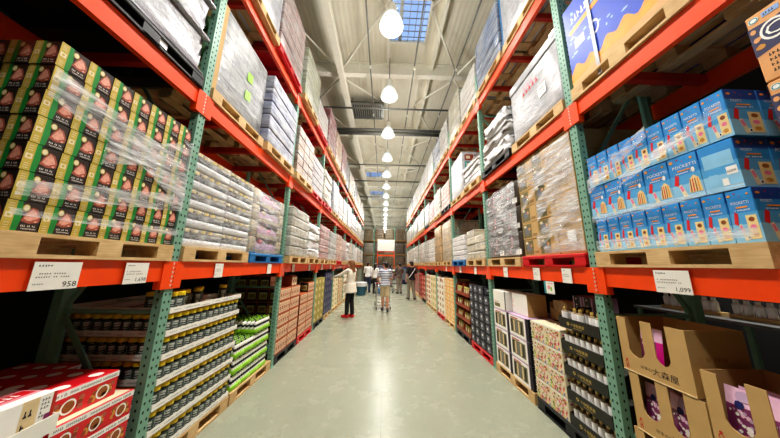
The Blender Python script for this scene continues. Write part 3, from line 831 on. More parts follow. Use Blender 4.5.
# ================================================================== RIGHT: blue ice-pop cartons on the lower shelf
def ice_mesh(w, d, h, style):
    mb = MB(); mb.rbox((0, 0, 0), (w, d, h), .004, 'ice_blue', 1, smooth=False); F = faces(mb, w, d, h)
    for e in ('front', 'hi'):
        f = F[e]; rng = random.Random(9)
        f.rect(0, .78, 1, 1, 'ice_deep' if e == 'hi' else 'ice_blue', 1) if e == 'hi' else None; f.rect(0, .0, 1, .34, 'ice_sky', 1); f.rect(0, .34, 1, .56, 'ice_mid', 1)
        if style == 'plain' and e == 'front':
            f.rect(.1, .5, .9, .8, 'ice_sky', 2); f.rect(.16, .12, .42, .36, 'ice_sky', 2); f.rect(.66, .3, .94, .46, 'ink_white', 2); f.strokes(.68, .34, .24, .05, 7, 'ink_grey', 3); f.rect(.5, .1, .66, .24, 'ink_white', 2); continue
        f.text('POCKETTI', .16, .72, .07 if style == 'wide' else .055, 'ink_white', 3, squeeze=.9 if style == 'wide' else .62)
        f.rect(.3, .645, .72, .675, 'ice_orange', 3); f.strokes(.24, .59, .56, .03, 12, 'ink_white', 3)
        for cx, cy, r, m in ((.14, .9, .07, 'ice_orange'), (.36, .93, .035, 'ice_red'), (.82, .9, .05, 'amber'), (.52, .87, .025, 'ice_red')): f.ell(cx, cy, r, r * w / h, m, 3)
        # red ice pop on its wrapper
        f.poly([(.10, .36), (.20, .58), (.32, .55), (.24, .32)], 'ice_red', 3); f.poly([(.24, .32), (.34, .36), (.5, .05), (.34, .03)], 'cream', 3); f.poly([(.26, .3), (.34, .33), (.4, .2), (.32, .18)], 'rose', 4)
        if style == 'wide':
            f.poly([(.55, .12), (.62, .42), (.78, .5), (.92, .42), (.97, .12)], 'ice_cream', 3)
            for q in range(4): f.poly([(.6 + q * .085, .12), (.64 + q * .085, .14), (.66 + q * .075, .42), (.63 + q * .075, .42)], ('rust', 'ice_red', 'nut_brown', 'ice_orange')[q], 4)
            f.ell(.8, .62, .06, .06, 'ink_white', 3)
        else:
            f.rect(.55, .06, .93, .5, 'ice_cream', 3)
            for q in range(3): f.ell(.74, .14 + q * .14, .11, .045, ('nut_gold', 'rose', 'nut_brown')[q], 4, 8)
            f.ell(.5, .10, .07, .045, 'ink_white', 5); f.ell(.5, .10, .035, .025, 'ink_dark', 6)
    return mb.mesh('ice_pop_carton')
iy, iw, iz = 1.15, .94, LEVEL[1] + PH + .004
i_n = ice_mesh(.1015, .2, .296, 'narrow'); i_w = ice_mesh(.155, .2, .296, 'wide'); i_p = ice_mesh(.155, .2, .296, 'plain')
pallet(RS, iy - .02, .985, LEVEL[1], 'wood', 'under the blue ice-pop cartons on the right lower shelf')
for r in range(3):
    base = iz + r * .303; wide = r == 1; nn, pw = (6, .1585) if wide else (9, .1045)
    for c in range(nn):
        for q in range(4 if c == 0 else 1):
            me = (i_p if (c == 0 and q == 0) else i_w) if wide else i_n
            sh = (0, .012, -.004)[r]
            o = ob('ice_pop_carton', me, None, RS.org(iy + sh + c * pw, pw - .003, .012 + q * .204 + rnd.uniform(0, .003), base), RS.rz)
            tag(o, f"blue ice-pop carton, {['bottom', 'middle', 'top'][r]} layer, {ORD[c]} column from near corner" + (f", {ORD[q]} row back" if q else ''), 'carton', 'blue ice-pop cartons on the right lower shelf')
film(RS, iy, iw, [(.55, 2.7, 2.79, 0, 2.42, 2.56), (.94, 2.62, 2.70, .3, 2.4, 2.48), (.94, 1.90, 1.95, .0, 1.88, 1.97), (.94, 2.17, 2.2, 0, 2.14, 2.2)], 'clear stretch film bands shining over the blue ice-pop cartons', d=-.004)

# orange and navy organic snack cartons standing nearer
def chips_mesh(w, d, h):
    mb = MB(); mb.rbox((0, 0, 0), (w, d, h), .006, 'peach', 1, smooth=False); F = faces(mb, w, d, h)
    for e in ('front', 'hi', 'lo'):
        f = F[e]
        f.poly([(0, .38), (.3, .46), (.6, .58), (1, .66), (1, .98), (.55, .93), (.2, .80), (0, .82)], 'dusk', 1)
        f.ring(.17, .66, .10, .14, .2, 'ink_white', 3, 20); f.text('CH', .11, .58, .16, 'ink_white', 4); f.text('C', .16, .56, .2, 'ink_white', 4) if 0 else None
        f.ell(.06, .91, .04, .045, 'ink_white', 3); f.ring(.06, .91, .034, .038, .3, 'teal', 4); f.rect(.12, .88, .24, .95, 'royal_pale', 3); f.strokes(.13, .9, .1, .03, 5, 'ink_dark', 4)
        f.ell(.035, .75, .022, .035, 'peach', 3); f.blob(.045, .62, .03, .04, 'peach', 3); f.blob(.05, .5, .035, .04, 'nut_gold', 3)
        for q in range(4): f.strokes(.08, .1 + q * .075, .8, .04, 30, 'ink_dark', 2)
    return mb.mesh('snack_carton')
cm = chips_mesh(.46, .40, .40)
pallet(RS, .02, .99, LEVEL[1], 'worn', 'under the orange and navy snack cartons, right lower shelf')
for r in range(3):
    for q in range(2):
        for c in range(2):
            o = ob('snack_carton', cm, None, RS.org(.065 + c * .475, .46, .01 + q * .41, LEVEL[1] + PH + .004 + r * .405), RS.rz)
            tag(o, f"orange and navy organic snack carton, {ORD[r]} layer up, {'farther' if c else 'nearer'} column, {'behind' if q else 'at the aisle'}", 'carton', 'orange and navy snack cartons on the right lower shelf')

# blue cartons with amber waves on the middle shelf
def wave_mesh(w, d, h):
    mb = MB(); mb.rbox((0, 0, 0), (w, d, h), .005, 'royal', 1, smooth=False); F = faces(mb, w, d, h); rng = random.Random(6)
    for e in ('front', 'hi', 'lo'):
        f = F[e]
        pts = [(0, 0), (1, 0)] + [(1 - i / 40, .20 + .035 * math.sin(i * .9) + .02 * math.sin(i * .37 + 1)) for i in range(41)]
        f.poly(pts, 'amber', 1); f.poly([(0, 0), (1, 0), (1, .1), (.6, .07), (.3, .1), (0, .07)], 'peach', 2); f.poly([(.06, .62), (.5, .66), (.5, .72), (.06, .68)], 'amber', 2)
        for i in range(46): f.blob(rng.uniform(.03, .97), rng.uniform(.3, .96), rng.uniform(.01, .035), rng.uniform(.006, .02), 'royal_pale', 1 + i * .05, 7, rng=rng)
        f.blob(.7, .62, .17, .13, 'royal_pale', 2); f.blob(.68, .64, .1, .08, 'ink_white', 3)
        f.strokes(.1, .74, .38, .08, 9, 'ink_white', 3); f.rect(.1, .42, .22, .52, 'ink_white', 2); f.ring(.34, .44, .05, .08, .3, 'ink_white', 3); f.rect(.82, .84, .94, .92, 'ink_white', 2)
    return mb.mesh('snack_case')
wm = wave_mesh(.94, .93, .98)
pallet(RS, 1.13, .97, LEVEL[2], 'wood', 'under the blue and amber case on the right middle shelf, nearest bay')
o = ob('snack_case', wm, None, RS.org(1.15, .94, .012, LEVEL[2] + PH + .004), RS.rz)
tag(o, 'big royal blue case with amber waves high on the right middle shelf, nearest bay', 'carton')
mb = MB().box((.28, -.004, .06), (.315, -.0005, 1.12), 'strap_grey'); o = mb.obj('pallet_strap', None, RS.org(1.15, .94, .006, LEVEL[2] + .005), RS.rz); tag(o, 'grey strap running up the front of the blue and amber cases', 'strap')

# ================================================================== kraft display cartons with pink pouches
def kraft_display(w, d, h):
    t_ = .006; mb = MB()
    mb.box((0, 0, 0), (w, d, t_), 'kraft'); mb.box((0, d - t_, t_), (w, d, h), 'kraft'); mb.box((0, t_, t_), (t_, d - t_, h), 'kraft'); mb.box((w - t_, t_, t_), (w, d - t_, h), 'kraft')
    # front: lip and three pillars with curved feet
    lip, H = .30 * h, h
    def pillar(x0, x1, c0, c1):
        q = .045
        pts = [(x0, H), (x0, lip + (q if c0 else 0))] + ([(x0 - q * .35, lip + q * .35), (x0 - q, lip)] if c0 else []) + ([(x1 + q, lip), (x1 + q * .35, lip + q * .35)] if c1 else []) + [(x1, lip + (q if c1 else 0)), (x1, H)]
        mb.extrude([(x, 0, z) for x, z in pts], (0, t_, 0), 'kraft')
    mb.extrude([(0, 0, t_), (w, 0, t_), (w, 0, lip), (0, 0, lip)], (0, t_, 0), 'kraft')
    pillar(0, .07, False, True); pillar(w * .40, w * .40 + .075, True, True); pillar(w - .11, w, True, False)
    mb.box((.001, -.004, 0), (w - .001, -.0002, .006), 'kraft_edge')
    f = Face(mb, (0, 0, 0), (w, 0, 0), (0, 0, h))
    f.text('はまの', .30, .13, .055, 'ink_dark', 1); f.text('大森屋', .47, .09, .125, 'ink_dark', 1)
    f.ring(.075, .14, .03, .045, .35, 'ink_red', 1, 8); f.rect(.055, .05, .072, .1, 'ink_red'); f.rect(.085, .05, .10, .1, 'ink_red'); f.blob(.078, .2, .022, .02, 'ink_red', 1)
    e = Face(mb, (w, 0, 0), (0, d, 0), (0, 0, h)); e.strokes(.28, .52, .36, .08, 9, 'kraft_dark', 1)
    return mb.mesh('display_carton')
kw, kd, kh = .45, .40, .395
km = kraft_display(kw, kd, kh)
def pouch_mesh():
    rng = random.Random(8); mb = MB(); w, h, t_ = .15, .325, .018
    nx, nz = 4, 7; vs = []; 
    def P(i, j, sgn):
        x, z = i / nx, j / nz; b = math.sin(PI * x) * min(1, 3.2 * z * (1 - z)) ; return ((x - .5) * w, sgn * (t_ * b + .001), z * h)
    for sgn in (-1, 1):
        for i in range(nx):
            for j in range(nz):
                mt = 'pouch_pink' if j >= 5 else ('magenta' if i == 3 else 'pouch_plum')
                q = [P(i, j, sgn), P(i + 1, j, sgn), P(i + 1, j + 1, sgn), P(i, j + 1, sgn)]
                mb.add(q if sgn < 0 else q[::-1], [(0, 1, 2, 3)], mt, True)
    def spot(x, z, r, mt, k):
        n_ = 8; pts = []
        for a in range(n_):
            px = x + r / w * math.cos(2 * PI * a / n_) * rng.uniform(.8, 1.15); pz = z + r / h * math.sin(2 * PI * a / n_) * rng.uniform(.8, 1.15)
            px = min(.97, max(.03, px)); pz = min(.98, max(.02, pz)); b = math.sin(PI * px) * min(1, 3.2 * pz * (1 - pz))
            pts.append(((px - .5) * w, -(t_ * b + .0015 + .0007 * k), pz * h))
        mb.poly(pts, mt)
    for i in range(22): spot(rng.uniform(.1, .72), rng.uniform(.2, .66), rng.uniform(.006, .013), rng.choice(('lilac', 'ink_white', 'pouch_pink', 'ink_white')), 1 + i * .08)
    spot(.55, .2, .034, 'rose', 3); spot(.55, .2, .02, 'gift_pink', 4); spot(.25, .12, .02, 'ice_cream', 3); spot(.5, .87, .03, 'lilac', 3); spot(.4, .74, .022, 'pouch_navy', 3)
    return mb.mesh('snack_pouch')
pm = pouch_mesh()
pallet(RS, 1.08, 1.0, 0, 'worn', 'under the kraft display cartons on the floor, nearest bay of right rack')
def kraft(y, d, z, label, pouches=((.115, 0), (.14, .035), (.275, 0), (.325, .035), (.29, .075), (.12, .085)), lab=''):
    o = ob('display_carton', km, None, RS.org(y, kw, d, z), RS.rz); tag(o, label, 'carton', 'kraft display cartons under the right rack')
    for i, (u, dd) in enumerate(pouches):
        a = .12
        q = ob('snack_pouch', pm, None, RS.at(y, kw, kw - u, d + .04 + dd * 1.5, z + .012), RS.rz); q.rotation_euler = (-a, 0, RS.rz)
        tag(q, f"pink and plum flowered snack pouch {lab}, {ORD[i]} one", 'pouch', 'flowered pouches in the kraft cartons')
ky = 1.56
kz0 = PH + .004
for r in range(2): kraft(ky - .03 * (r == 1) + .02, .0 , kz0 + r * .40 + (-.03 if 0 else 0), f"kraft display carton at the post, {'bottom' if r == 0 else 'second'} of its stack", lab=f"in {'bottom' if r == 0 else 'second'} carton by the post")
kraft(ky + .02, .0, kz0 + .80, 'kraft display carton at the post with open top, topmost of its stack', ((.14, .03),), 'alone in the topmost carton')
tag(MB().rbox((0, 0, 0), (kw, kd, .185), .004, 'kraft', 1, smooth=False).obj('flat_carton', None, RS.org(ky - .47, kw, 0, kz0), RS.rz), 'plain flat kraft carton at the bottom of the nearer stack', 'carton')
for r in range(2): kraft(ky - .48 + .01, .0, kz0 + .19 + r * .40, f"kraft display carton nearer than the post stack, {'bottom' if r == 0 else 'upper open'} one", lab=f"in the {'bottom' if r == 0 else 'upper'} carton away from the post")

# ================================================================== second bay, floor, right: bottles in black trays and flowered cartons
def black_tray(w, d, lip):
    mb = tray_mesh2 = MB(); t_ = .004
    mb.box((0, 0, 0), (w, d, t_), 'tray_black'); mb.box((0, 0, t_), (w, t_, lip), 'tray_black'); mb.box((0, d - t_, t_), (w, d, lip * .6), 'tray_black')
    for x in (0, w - t_): mb.extrude([(x, t_, t_), (x, d - t_, t_), (x, d - t_, lip * 1.9), (x, d * .6, lip * 1.9), (x, t_, lip)], (t_, 0, 0), 'tray_black')
    f = Face(mb, (0, 0, 0), (w, 0, 0), (0, 0, lip))
    f.ring(.27, .5, .035, .16, .4, 'gold', 1, 4); f.ring(.27, .5, .035, .16, .4, 'gold', 2, 8); f.text('十味堅果屋', .335, .34, .3, 'gold', 1); f.rect(.40, .2, .62, .23, 'gold')
    return mb.mesh('bottle_tray')
bt = black_tray(.5, .4, .105)
bot = MB().lathe((0, 0, 0), [(.001, 0, 'bottle_glass'), (.030, 0, 'bottle_glass'), (.032, .075, 'tag_white'), (.032, .158, 'bottle_glass'), (.028, .165, 'bottle_glass'), (.014, .177, 'bottle_glass'), (.013, .185, 'gold'), (.015, .188, 'gold'), (.015, .208, 'gold'), (.001, .208, 'gold')], 12).mesh('bottle')
bty = RS.slot(0, 0)
pallet(RS, bty, SW, 0, 'black', 'under the bottle trays and flowered cartons, second bay of right rack')
for r in range(5):
    z = PH + .004 + r * .238
    o = ob('bottle_tray', bt, None, RS.org(bty + .005, .5, .01, z), RS.rz); tag(o, f"black gold-lettered bottle tray, {ORD[4 - r]} from the top of its stack", 'tray', 'black bottle trays under the right rack')
    for i in range(7):
        if r == 4 and i in (2, 5): continue
        for q in range(2):
            if r < 4 and q: continue
            p = ob('bottle', bot, None, RS.at(bty + .005, .5, .04 + i * .07, .065 + q * .08, z + .0045)); tag(p, f"white-labelled glass bottle, {ORD[4 - r]} tray from top, {ORD[i]} from the rack post{', second row' if q else ''}", 'bottle', 'glass bottles in the black trays')
def flower_carton(w, d, h):
    mb = MB(); mb.rbox((0, 0, 0), (w, d, h), .004, 'cream', 1, smooth=False); F = faces(mb, w, d, h); rng = random.Random(12)
    for e in ('front', 'hi'):
        f = F[e]
        for i in range(60):
            m_ = rng.choice(('ice_red', 'magenta', 'rose', 'amber', 'leaf_green', 'ink_white', 'nut_brown', 'gift_pink', 'olive', 'rose', 'foliage', 'lid_yellow'))
            f.blob(rng.uniform(.07, .93), rng.uniform(.12, .88), rng.uniform(.025, .06), rng.uniform(.03, .07), m_, 1 + i * .1, 7, rng)
        for i in range(7): f.rect(.06 + i * .13, .05, .14 + i * .13, .12, ('leaf_green', 'amber', 'gift_red', 'teal', 'magenta', 'lid_yellow', 'ice_blue')[i], 9)
        f.rect(0, .93, 1, 1, 'ink_white', 1)
    return mb.mesh('flowered_carton')
fc = flower_carton(.26, .30, .222)
for r in range(4):
    for c in range(2):
        for q in range(2 if c == 0 else 1):
            o = ob('flowered_carton', fc, None, RS.org(bty + .515 + c * .263, .26, .01 + q * .304, PH + .004 + r * .226), RS.rz)
            tag(o, f"cream carton printed with bright flowers, {ORD[3 - r]} layer from top, {'nearer' if c == 0 else 'farther'} column{', behind' if q else ''}", 'carton', 'flowered cartons under the right rack')
# books-like open carton behind, on top
def spined_box(w, d, h):
    mb = MB(); mb.rbox((0, 0, 0), (w, d, h), .003, 'lilac', 1, smooth=False); F = faces(mb, w, d, h)
    for e in ('front', 'hi'):
        f = F[e]
        if e == 'front':
            f.rect(.0, .0, .86, .94, 'ink_white'); f.rect(.08, .14, .78, .80, 'photo_olive', 2)
            for i in range(5): f.rect(.12 + i * .13, .18, .19 + i * .13, .74, ('ink_dark', 'kraft_edge', 'photo_grey', 'kraft_edge', 'ink_dark')[i], 3)
            f.rect(.10, .82, .5, .87, 'ink_red', 2); f.rect(.88, 0, 1, 1, 'ink_dark', 2)
        else:
            f.rect(0, 0, .34, 1, 'ink_dark', 2)
            for i in range(9): f.strokes(.1, .08 + i * .1, .14, .06, 1, 'ink_white', 3)
            f.rect(.34, 0, 1, 1, 'lilac', 1); f.blob(.7, .5, .2, .25, 'gift_pink', 2)
    return mb.mesh('gift_carton')
gc = spined_box(.485, .36, .292)
gy2 = RS.slot(0, 1) + .0
pallet(RS, gy2, SW, 0, 'wood', 'under the white and black gift cartons, second bay of right rack', d=.0)
for r in range(3):
    for c in range(2):
        for q in range(2):
            if q and c: continue
            o = ob('gift_carton', gc, None, RS.org(gy2 + .02 + c * .495, .485, .01 + q * .37, PH + .004 + r * .297), RS.rz)
            tag(o, f"white gift carton with black spine, {['bottom', 'middle', 'top'][r]} layer, {'nearer' if c == 0 else 'farther'} column{', behind' if q else ''}", 'carton', 'white and black gift cartons under the right rack')
zt2 = PH + .004 + 3 * .297
mb = MB().rbox((0, 0, 0), (.42, .3, .30), .004, 'white_card', 1, smooth=False); f = faces(mb, .42, .3, .3)['front']; f.rect(.1, .1, .55, .3, 'photo_olive'); f.strokes(.1, .35, .4, .06, 8, 'ink_red'); f.rect(.93, 0, 1, 1, 'ink_dark')
tag(mb.obj('gift_carton', None, RS.org(gy2 + .58, .42, .012, zt2), RS.rz), 'white carton with small picture standing on the stack, farther end', 'carton', 'white and black gift cartons under the right rack')
mb = MB().rbox((0, 0, 0), (.40, .28, .30), .004, 'white_card', 1, smooth=False); f = faces(mb, .4, .28, .3)['front']; f.text('S', .06, .5, .2, 'gift_pink', 1); f.strokes(.05, .3, .12, .1, 2, 'gift_pink'); e = faces(mb, .4, .28, .3)['hi']; e.rect(0, 0, 1, 1, 'kraft')
tag(mb.obj('gift_carton', None, RS.org(gy2 + .12, .40, .09, zt2), RS.rz), 'plain white carton turned side-on atop the gift cartons', 'carton', 'white and black gift cartons under the right rack')
# open kraft box with pale booklets, and black-spined boxes, set back over the flowered cartons
zt3 = PH + .004 + 4 * .226
mb = MB(); w, d, h = .3, .3, .22; t_ = .005
mb.box((0, 0, 0), (w, d, t_), 'kraft'); mb.extrude([(0, 0, t_), (w, 0, t_), (w, 0, .05), (0, 0, .16)], (0, t_, 0), 'kraft'); mb.box((0, d - t_, t_), (w, d, h), 'kraft'); mb.box((0, t_, t_), (t_, d - t_, h), 'kraft'); mb.box((w - t_, t_, t_), (w, d - t_, .06), 'kraft')
tag(mb.obj('open_carton', None, RS.org(gy2 - .20, w, .40, zt2), RS.rz), 'open kraft carton of pale booklets behind the plain white carton', 'carton')
bk_me = MB().rbox((0, 0, 0), (.022, .2, .24), .003, 'kraft_edge', 1, smooth=False).mesh('booklet')
for i in range(7):
    o = ob('booklet', bk_me, None, RS.at(gy2 - .20, w, .03 + i * .037, .42, zt2 + .012), RS.rz); o.rotation_euler = (0, -.0, RS.rz); tag(o, f"pale booklet standing in the open kraft carton, {ORD[i]} from the near side", 'booklet', 'booklets in the open carton')
mb = MB().rbox((0, 0, 0), (.13, .3, .34), .004, 'lilac', 1, smooth=False); f = faces(mb, .13, .3, .34)['front']; f.rect(.15, 0, .85, 1, 'ink_dark')
for i in range(9): f.strokes(.36, .08 + i * .1, .26, .05, 1, 'ink_white', 2)
pb = mb.mesh('gift_carton')
for i in range(2):
    o = ob('gift_carton', pb, None, RS.org(bty + .50 + i * .15, .13, .42, zt3 + .26), RS.rz)
    o.location.z = zt3 + .004; tag(o, f"tall lilac carton with black lettered spine behind the bottles, {ORD[i]} from the rack post", 'carton', 'lilac cartons behind the bottles')

# third bay, floor, right: dark picture cartons and red display trays
def dark_carton(w, d, h):
    mb = MB(); mb.rbox((0, 0, 0), (w, d, h), .003, 'ink_dark', 1, smooth=False); F = faces(mb, w, d, h)
    for e in ('front', 'hi'):
        f = F[e]; f.rect(.12, .14, .62, .88, 'photo_grey'); f.rect(.2, .3, .5, .8, 'dusk', 2); f.ell(.36, .55, .1, .16, 'ink_white', 3, 8); f.strokes(.66, .3, .28, .2, 4, 'photo_grey', 2)
    return mb.mesh('picture_carton')
dc = dark_carton(.255, .24, .168)
y = RS.slot(1, 0)
pallet(RS, y, SW, 0, 'red', 'under the dark picture cartons, third bay of right rack')
for r in range(7):
    for c in range(4):
        for q in range(3 if c == 0 else 1):
            if r == 6 and c == 0: continue
            o = ob('picture_carton', dc, None, RS.org(y + .008 + c * .2575, .255, .012 + q * .245, PH + .004 + r * .171), RS.rz)
            tag(o, f"small black picture carton, {ORD[r]} layer up, {ORD[c]} column from near end{[', ', ', second row back', ', third row back'][q] if q else ''}", 'carton', 'black picture cartons under the right rack')
def red_tray(w, d, h):
    mb = MB(); t_ = .006
    mb.box((0, 0, 0), (w, d, t_), 'rust'); mb.box((0, d - t_, t_), (w, d, h), 'rust'); mb.box((0, 0, t_), (w, t_, .08), 'rust')
    for x in (0, w - t_): mb.extrude([(x, t_, t_), (x, d - t_, t_), (x, d - t_, h), (x, .06, h), (x, t_, .12)], (t_, 0, 0), 'rust')
    return mb.mesh('display_tray')
rt = red_tray(.505, .4, .285)
bag = MB().rbox((0, 0, 0), (.13, .05, .2), .02, 'olive', 2); Face(bag, (0, 0, 0), (.13, 0, 0), (0, 0, .2)).rect(.2, .3, .8, .7, 'cream'); bag = bag.mesh('snack_bag')
y = RS.slot(1, 1)
pallet(RS, y, SW, 0, 'black', 'under the rust red display trays, third bay of right rack')
for r in range(4):
    for c in range(2):
        o = ob('display_tray', rt, None, RS.org(y + .01 + c * .513, .505, .012, PH + .004 + r * .292), RS.rz); tag(o, f"rust red display tray of green bags, {ORD[r]} layer up, {'nearer' if c == 0 else 'farther'} column", 'tray', 'rust red display trays under the right rack')
        for i in range(3):
            p = ob('snack_bag', bag, None, RS.org(y + .01 + c * .513 + .03 + i * .155, .13, .06, PH + .004 + r * .292 + .008), RS.rz); p.rotation_euler = (0, 0, RS.rz); tag(p, f"olive green bag in rust red tray, {ORD[r]} layer up, {'nearer' if c == 0 else 'farther'} column, {ORD[i]} bag", 'bag', 'olive bags in the red trays')
floor_stack(RS, 2, 0, 3, 6, .205, 'ice_cream', 'amber', 'cream', 'wood', 'mustard yellow carton', None)
floor_stack(RS, 2, 1, 3, 6, .2, 'white_card', 'cream', 'rust', 'red', 'white and tan carton', (0, 2))
floor_stack(RS, 3, 0, 3, 5, .24, 'cream', 'ice_cream', 'olive', 'wood', 'pale yellow carton')
floor_stack(RS, 3, 1, 2, 6, .2, 'white_card', 'peach', 'rust', 'wood', 'peach carton')
floor_stack(RS, 4, 0, 2, 5, .22, 'rust', 'gift_red', 'cream', 'black', 'dark red carton')
floor_stack(RS, 4, 1, 3, 5, .24, 'gift_red', 'rust', 'ink_dark', 'wood', 'bright red carton')

# ================================================================== wrapped loads on the shelves
WC, WP, WS_ = 'wrapped_cartons', 'wrapped_plain', 'wrapped_small'
# left, lower shelf
pallet(LS, LS.slot(0, 1), SW, LEVEL[1], 'blue', where(LS, 1, 0, 1))
cr = MB()
for i in range(4):
    z0, z1 = i / 4 + .004, (i + 1) / 4 - .004
    cr.rbox((0, 0, z0), (.16, 1, z1), .012, WS_, 1); cr.rbox((.84, 0, z0), (1, 1, z1), .012, WS_, 1); cr.rbox((.165, .02, z0), (.835, .9, z0 + .16), .02, 'lilac', 2); cr.box((.165, 0, z0), (.835, .018, z0 + .06), WS_)
    rng = random.Random(i)
    for j in range(6): cr.ball((.22 + j * .11, .06 + rng.uniform(-.01, .03), z0 + .15 + rng.uniform(-.03, .04)), (.06, .05, .05), rng.choice(('lilac', 'cream', 'film_white', 'gift_pink')), 8, 5)
cr.rbox((-.005, -.005, 0), (1.005, 1.0, .99), .02, 'stretch_film', 1)
o = ob('wrapped_crates', cr.mesh('wrapped_crates'), None, LS.org(LS.slot(0, 1) + .02, SW - .04, .03, LEVEL[1] + PH + .004), LS.rz, (SW - .04, .9, .96)); o.color = S(220, 200, 150)
tag(o, 'film-wrapped cream crates of pale bags standing on the blue pallet, left lower shelf', 'goods')
L1 = [(1, 0, 'wood', .98, 'layers', WC, (186, 184, 166), 'milky wrapped greenish grey cartons'), (1, 1, 'wood', .86, 'lumpy', WP, (226, 226, 226), 'white wrapped bulging bales'),
      (2, 0, 'wood', 1.0, 'layers', WS_, (206, 160, 156), 'wrapped layers of pink-red packs'), (2, 1, 'wood', .96, 'layers', WC, (196, 200, 196), 'wrapped pale grey layered cartons'),
      (3, 0, 'red', 1.02, 'grid', WS_, (222, 180, 160), 'wrapped white and red cartons'), (3, 1, 'wood', .94, 'tall', WC, (206, 176, 166), 'wrapped dusty pink cartons'),
      (4, 0, 'wood', .92, 'lumpy', WP, (216, 214, 210), 'white wrapped soft bales'), (4, 1, 'wood', 1.0, 'layers', WC, (214, 206, 190), 'wrapped cream layered cartons'),
      (5, 0, 'wood', 1.04, 'grid', WC, (216, 216, 212), 'wrapped light cartons'), (5, 1, 'wood', .9, 'tall', WP, (222, 220, 214), 'smooth white wrapped block'),
      (6, 0, 'wood', 1.0, 'layers', WS_, (206, 196, 180), 'wrapped beige layered packs'), (6, 1, 'wood', .96, 'lumpy', WP, (214, 206, 196), 'wrapped lumpy pale sacks'),
      (7, 0, 'wood', 1.0, 'grid', WC, (210, 200, 184), 'wrapped tan cartons'), (7, 1, 'wood', .95, 'tall', WC, (216, 212, 202), 'wrapped off-white cartons')]
for k, i, st, h, var, mt, col, ds in L1: shelf_load(LS, 1, k, i, st, h, var, mt, col, ds)
L2 = [(1, 0, 'wood', 1.05, 'grid', WC, (196, 160, 134), 'wrapped tan-pink cartons with white bands'), (1, 1, 'red', .95, 'layers', WS_, (186, 172, 182), 'wrapped grey-mauve packs'),
      (2, 0, 'red', 1.05, 'lumpy', WP, (214, 206, 186), 'wrapped cream sacks'), (2, 1, 'wood', 1.1, 'tall', WC, (150, 156, 172), 'wrapped blue-grey cartons'),
      (3, 0, 'wood', 1.0, 'layers', WC, (204, 160, 150), 'wrapped rosy cartons'), (3, 1, 'wood', 1.05, 'grid', WC, (212, 208, 200), 'wrapped chalky cartons'),
      (4, 0, 'wood', 1.12, 'tall', WP, (214, 214, 214), 'smooth white wrapped tower'), (4, 1, 'wood', .98, 'layers', WS_, (176, 150, 140), 'wrapped brownish packs'),
      (5, 0, 'wood', 1.1, 'grid', WC, (204, 204, 200), 'wrapped grey-white cartons'), (5, 1, 'wood', 1.0, 'lumpy', WP, (222, 216, 206), 'wrapped ivory bales'),
      (6, 0, 'wood', 1.05, 'layers', WC, (200, 186, 160), 'wrapped straw-coloured cartons'), (6, 1, 'wood', 1.1, 'tall', WC, (206, 206, 206), 'wrapped silver-grey block'),
      (7, 0, 'wood', 1.0, 'grid', WC, (206, 190, 170), 'wrapped buff cartons'), (7, 1, 'wood', 1.0, 'layers', WC, (190, 186, 180), 'wrapped stone-grey cartons')]
for k, i, st, h, var, mt, col, ds in L2: shelf_load(LS, 2, k, i, st, h, var, mt, col, ds)
L3 = [(0, 0, 'wood', 1.15, 'tall', WP, (206, 212, 226), 'bluish white wrapped tall block'), (0, 1, 'red', 1.35, 'layers', WC, (212, 176, 170), 'wrapped rose-tinted cartons'),
      (1, 0, 'wood', 1.2, 'tall', WC, (196, 202, 160), 'wrapped yellow-green cartons'), (1, 1, 'red', .75, 'layers', WP, (216, 206, 196), 'short wrapped whitish load'),
      (2, 0, 'wood', 1.35, 'grid', WS_, (170, 60, 66), 'wrapped crimson cartons'), (2, 1, 'wood', 1.2, 'tall', WC, (216, 166, 120), 'wrapped orange-tan cartons'),
      (3, 0, 'wood', 1.3, 'tall', WS_, (156, 50, 60), 'wrapped deep red cartons'), (3, 1, 'black', 1.2, 'tall', WC, (70, 70, 84), 'wrapped dark slate cartons'),
      (4, 0, 'wood', 1.1, 'layers', WC, (216, 204, 180), 'wrapped cream cartons'), (4, 1, 'wood', 1.2, 'lumpy', WP, (206, 180, 164), 'wrapped pinkish sacks'),
      (5, 0, 'wood', 1.25, 'tall', WC, (60, 62, 76), 'wrapped charcoal cartons'), (5, 1, 'wood', 1.1, 'grid', WC, (206, 200, 186), 'wrapped pale cartons'),
      (6, 0, 'wood', 1.15, 'layers', WC, (206, 196, 176), 'wrapped parchment cartons'), (6, 1, 'wood', 1.1, 'tall', WC, (190, 180, 160), 'wrapped fawn cartons'),
      (7, 0, 'wood', 1.2, 'grid', WC, (196, 180, 150), 'wrapped sand cartons'), (7, 1, 'wood', 1.0, 'layers', WC, (204, 200, 190), 'wrapped ash-white cartons')]
for k, i, st, h, var, mt, col, ds in L3: shelf_load(LS, 3, k, i, st, h, var, mt, col, ds)
# left, middle shelf, two near bays by hand
pallet(LS, 1.02, 1.06, LEVEL[2], 'black', 'on the left middle shelf, nearest bay, with a white tag')
tag(MB().box((0, -.004, 0), (.07, -.001, .05), 'tag_white').obj('pallet_tag', None, LS.org(1.62, .07, -.001, LEVEL[2] + .045), LS.rz), 'small white tag on the edge of the black pallet overhead', 'tag')
tag(MB().box((0, -.004, 0), (.05, -.001, .02), 'tag_white').obj('pallet_tag', None, LS.org(1.98, .05, -.001, LEVEL[2] + .02), LS.rz), 'narrow white sticker near the far corner of the black pallet overhead', 'tag')
rng = random.Random(21)
bun = MB()
for i in range(3):
    bun.rbox((.0, .02, i / 3 + .03), (.99, 1, i / 3 + .33), .03, WP, 3, .02, rng); bun.rbox((-.01, -.02, i / 3 + .004), (1.03, 1, i / 3 + .035), .012, WP, 2, .006, rng)
for j in range(7): bun.ball((1.025, .2 + (j % 2) * .2, .1 + j * .13), (.02, .1, .07), 'foliage', 8, 6)
bm_ = bun.mesh('wrapped_load')
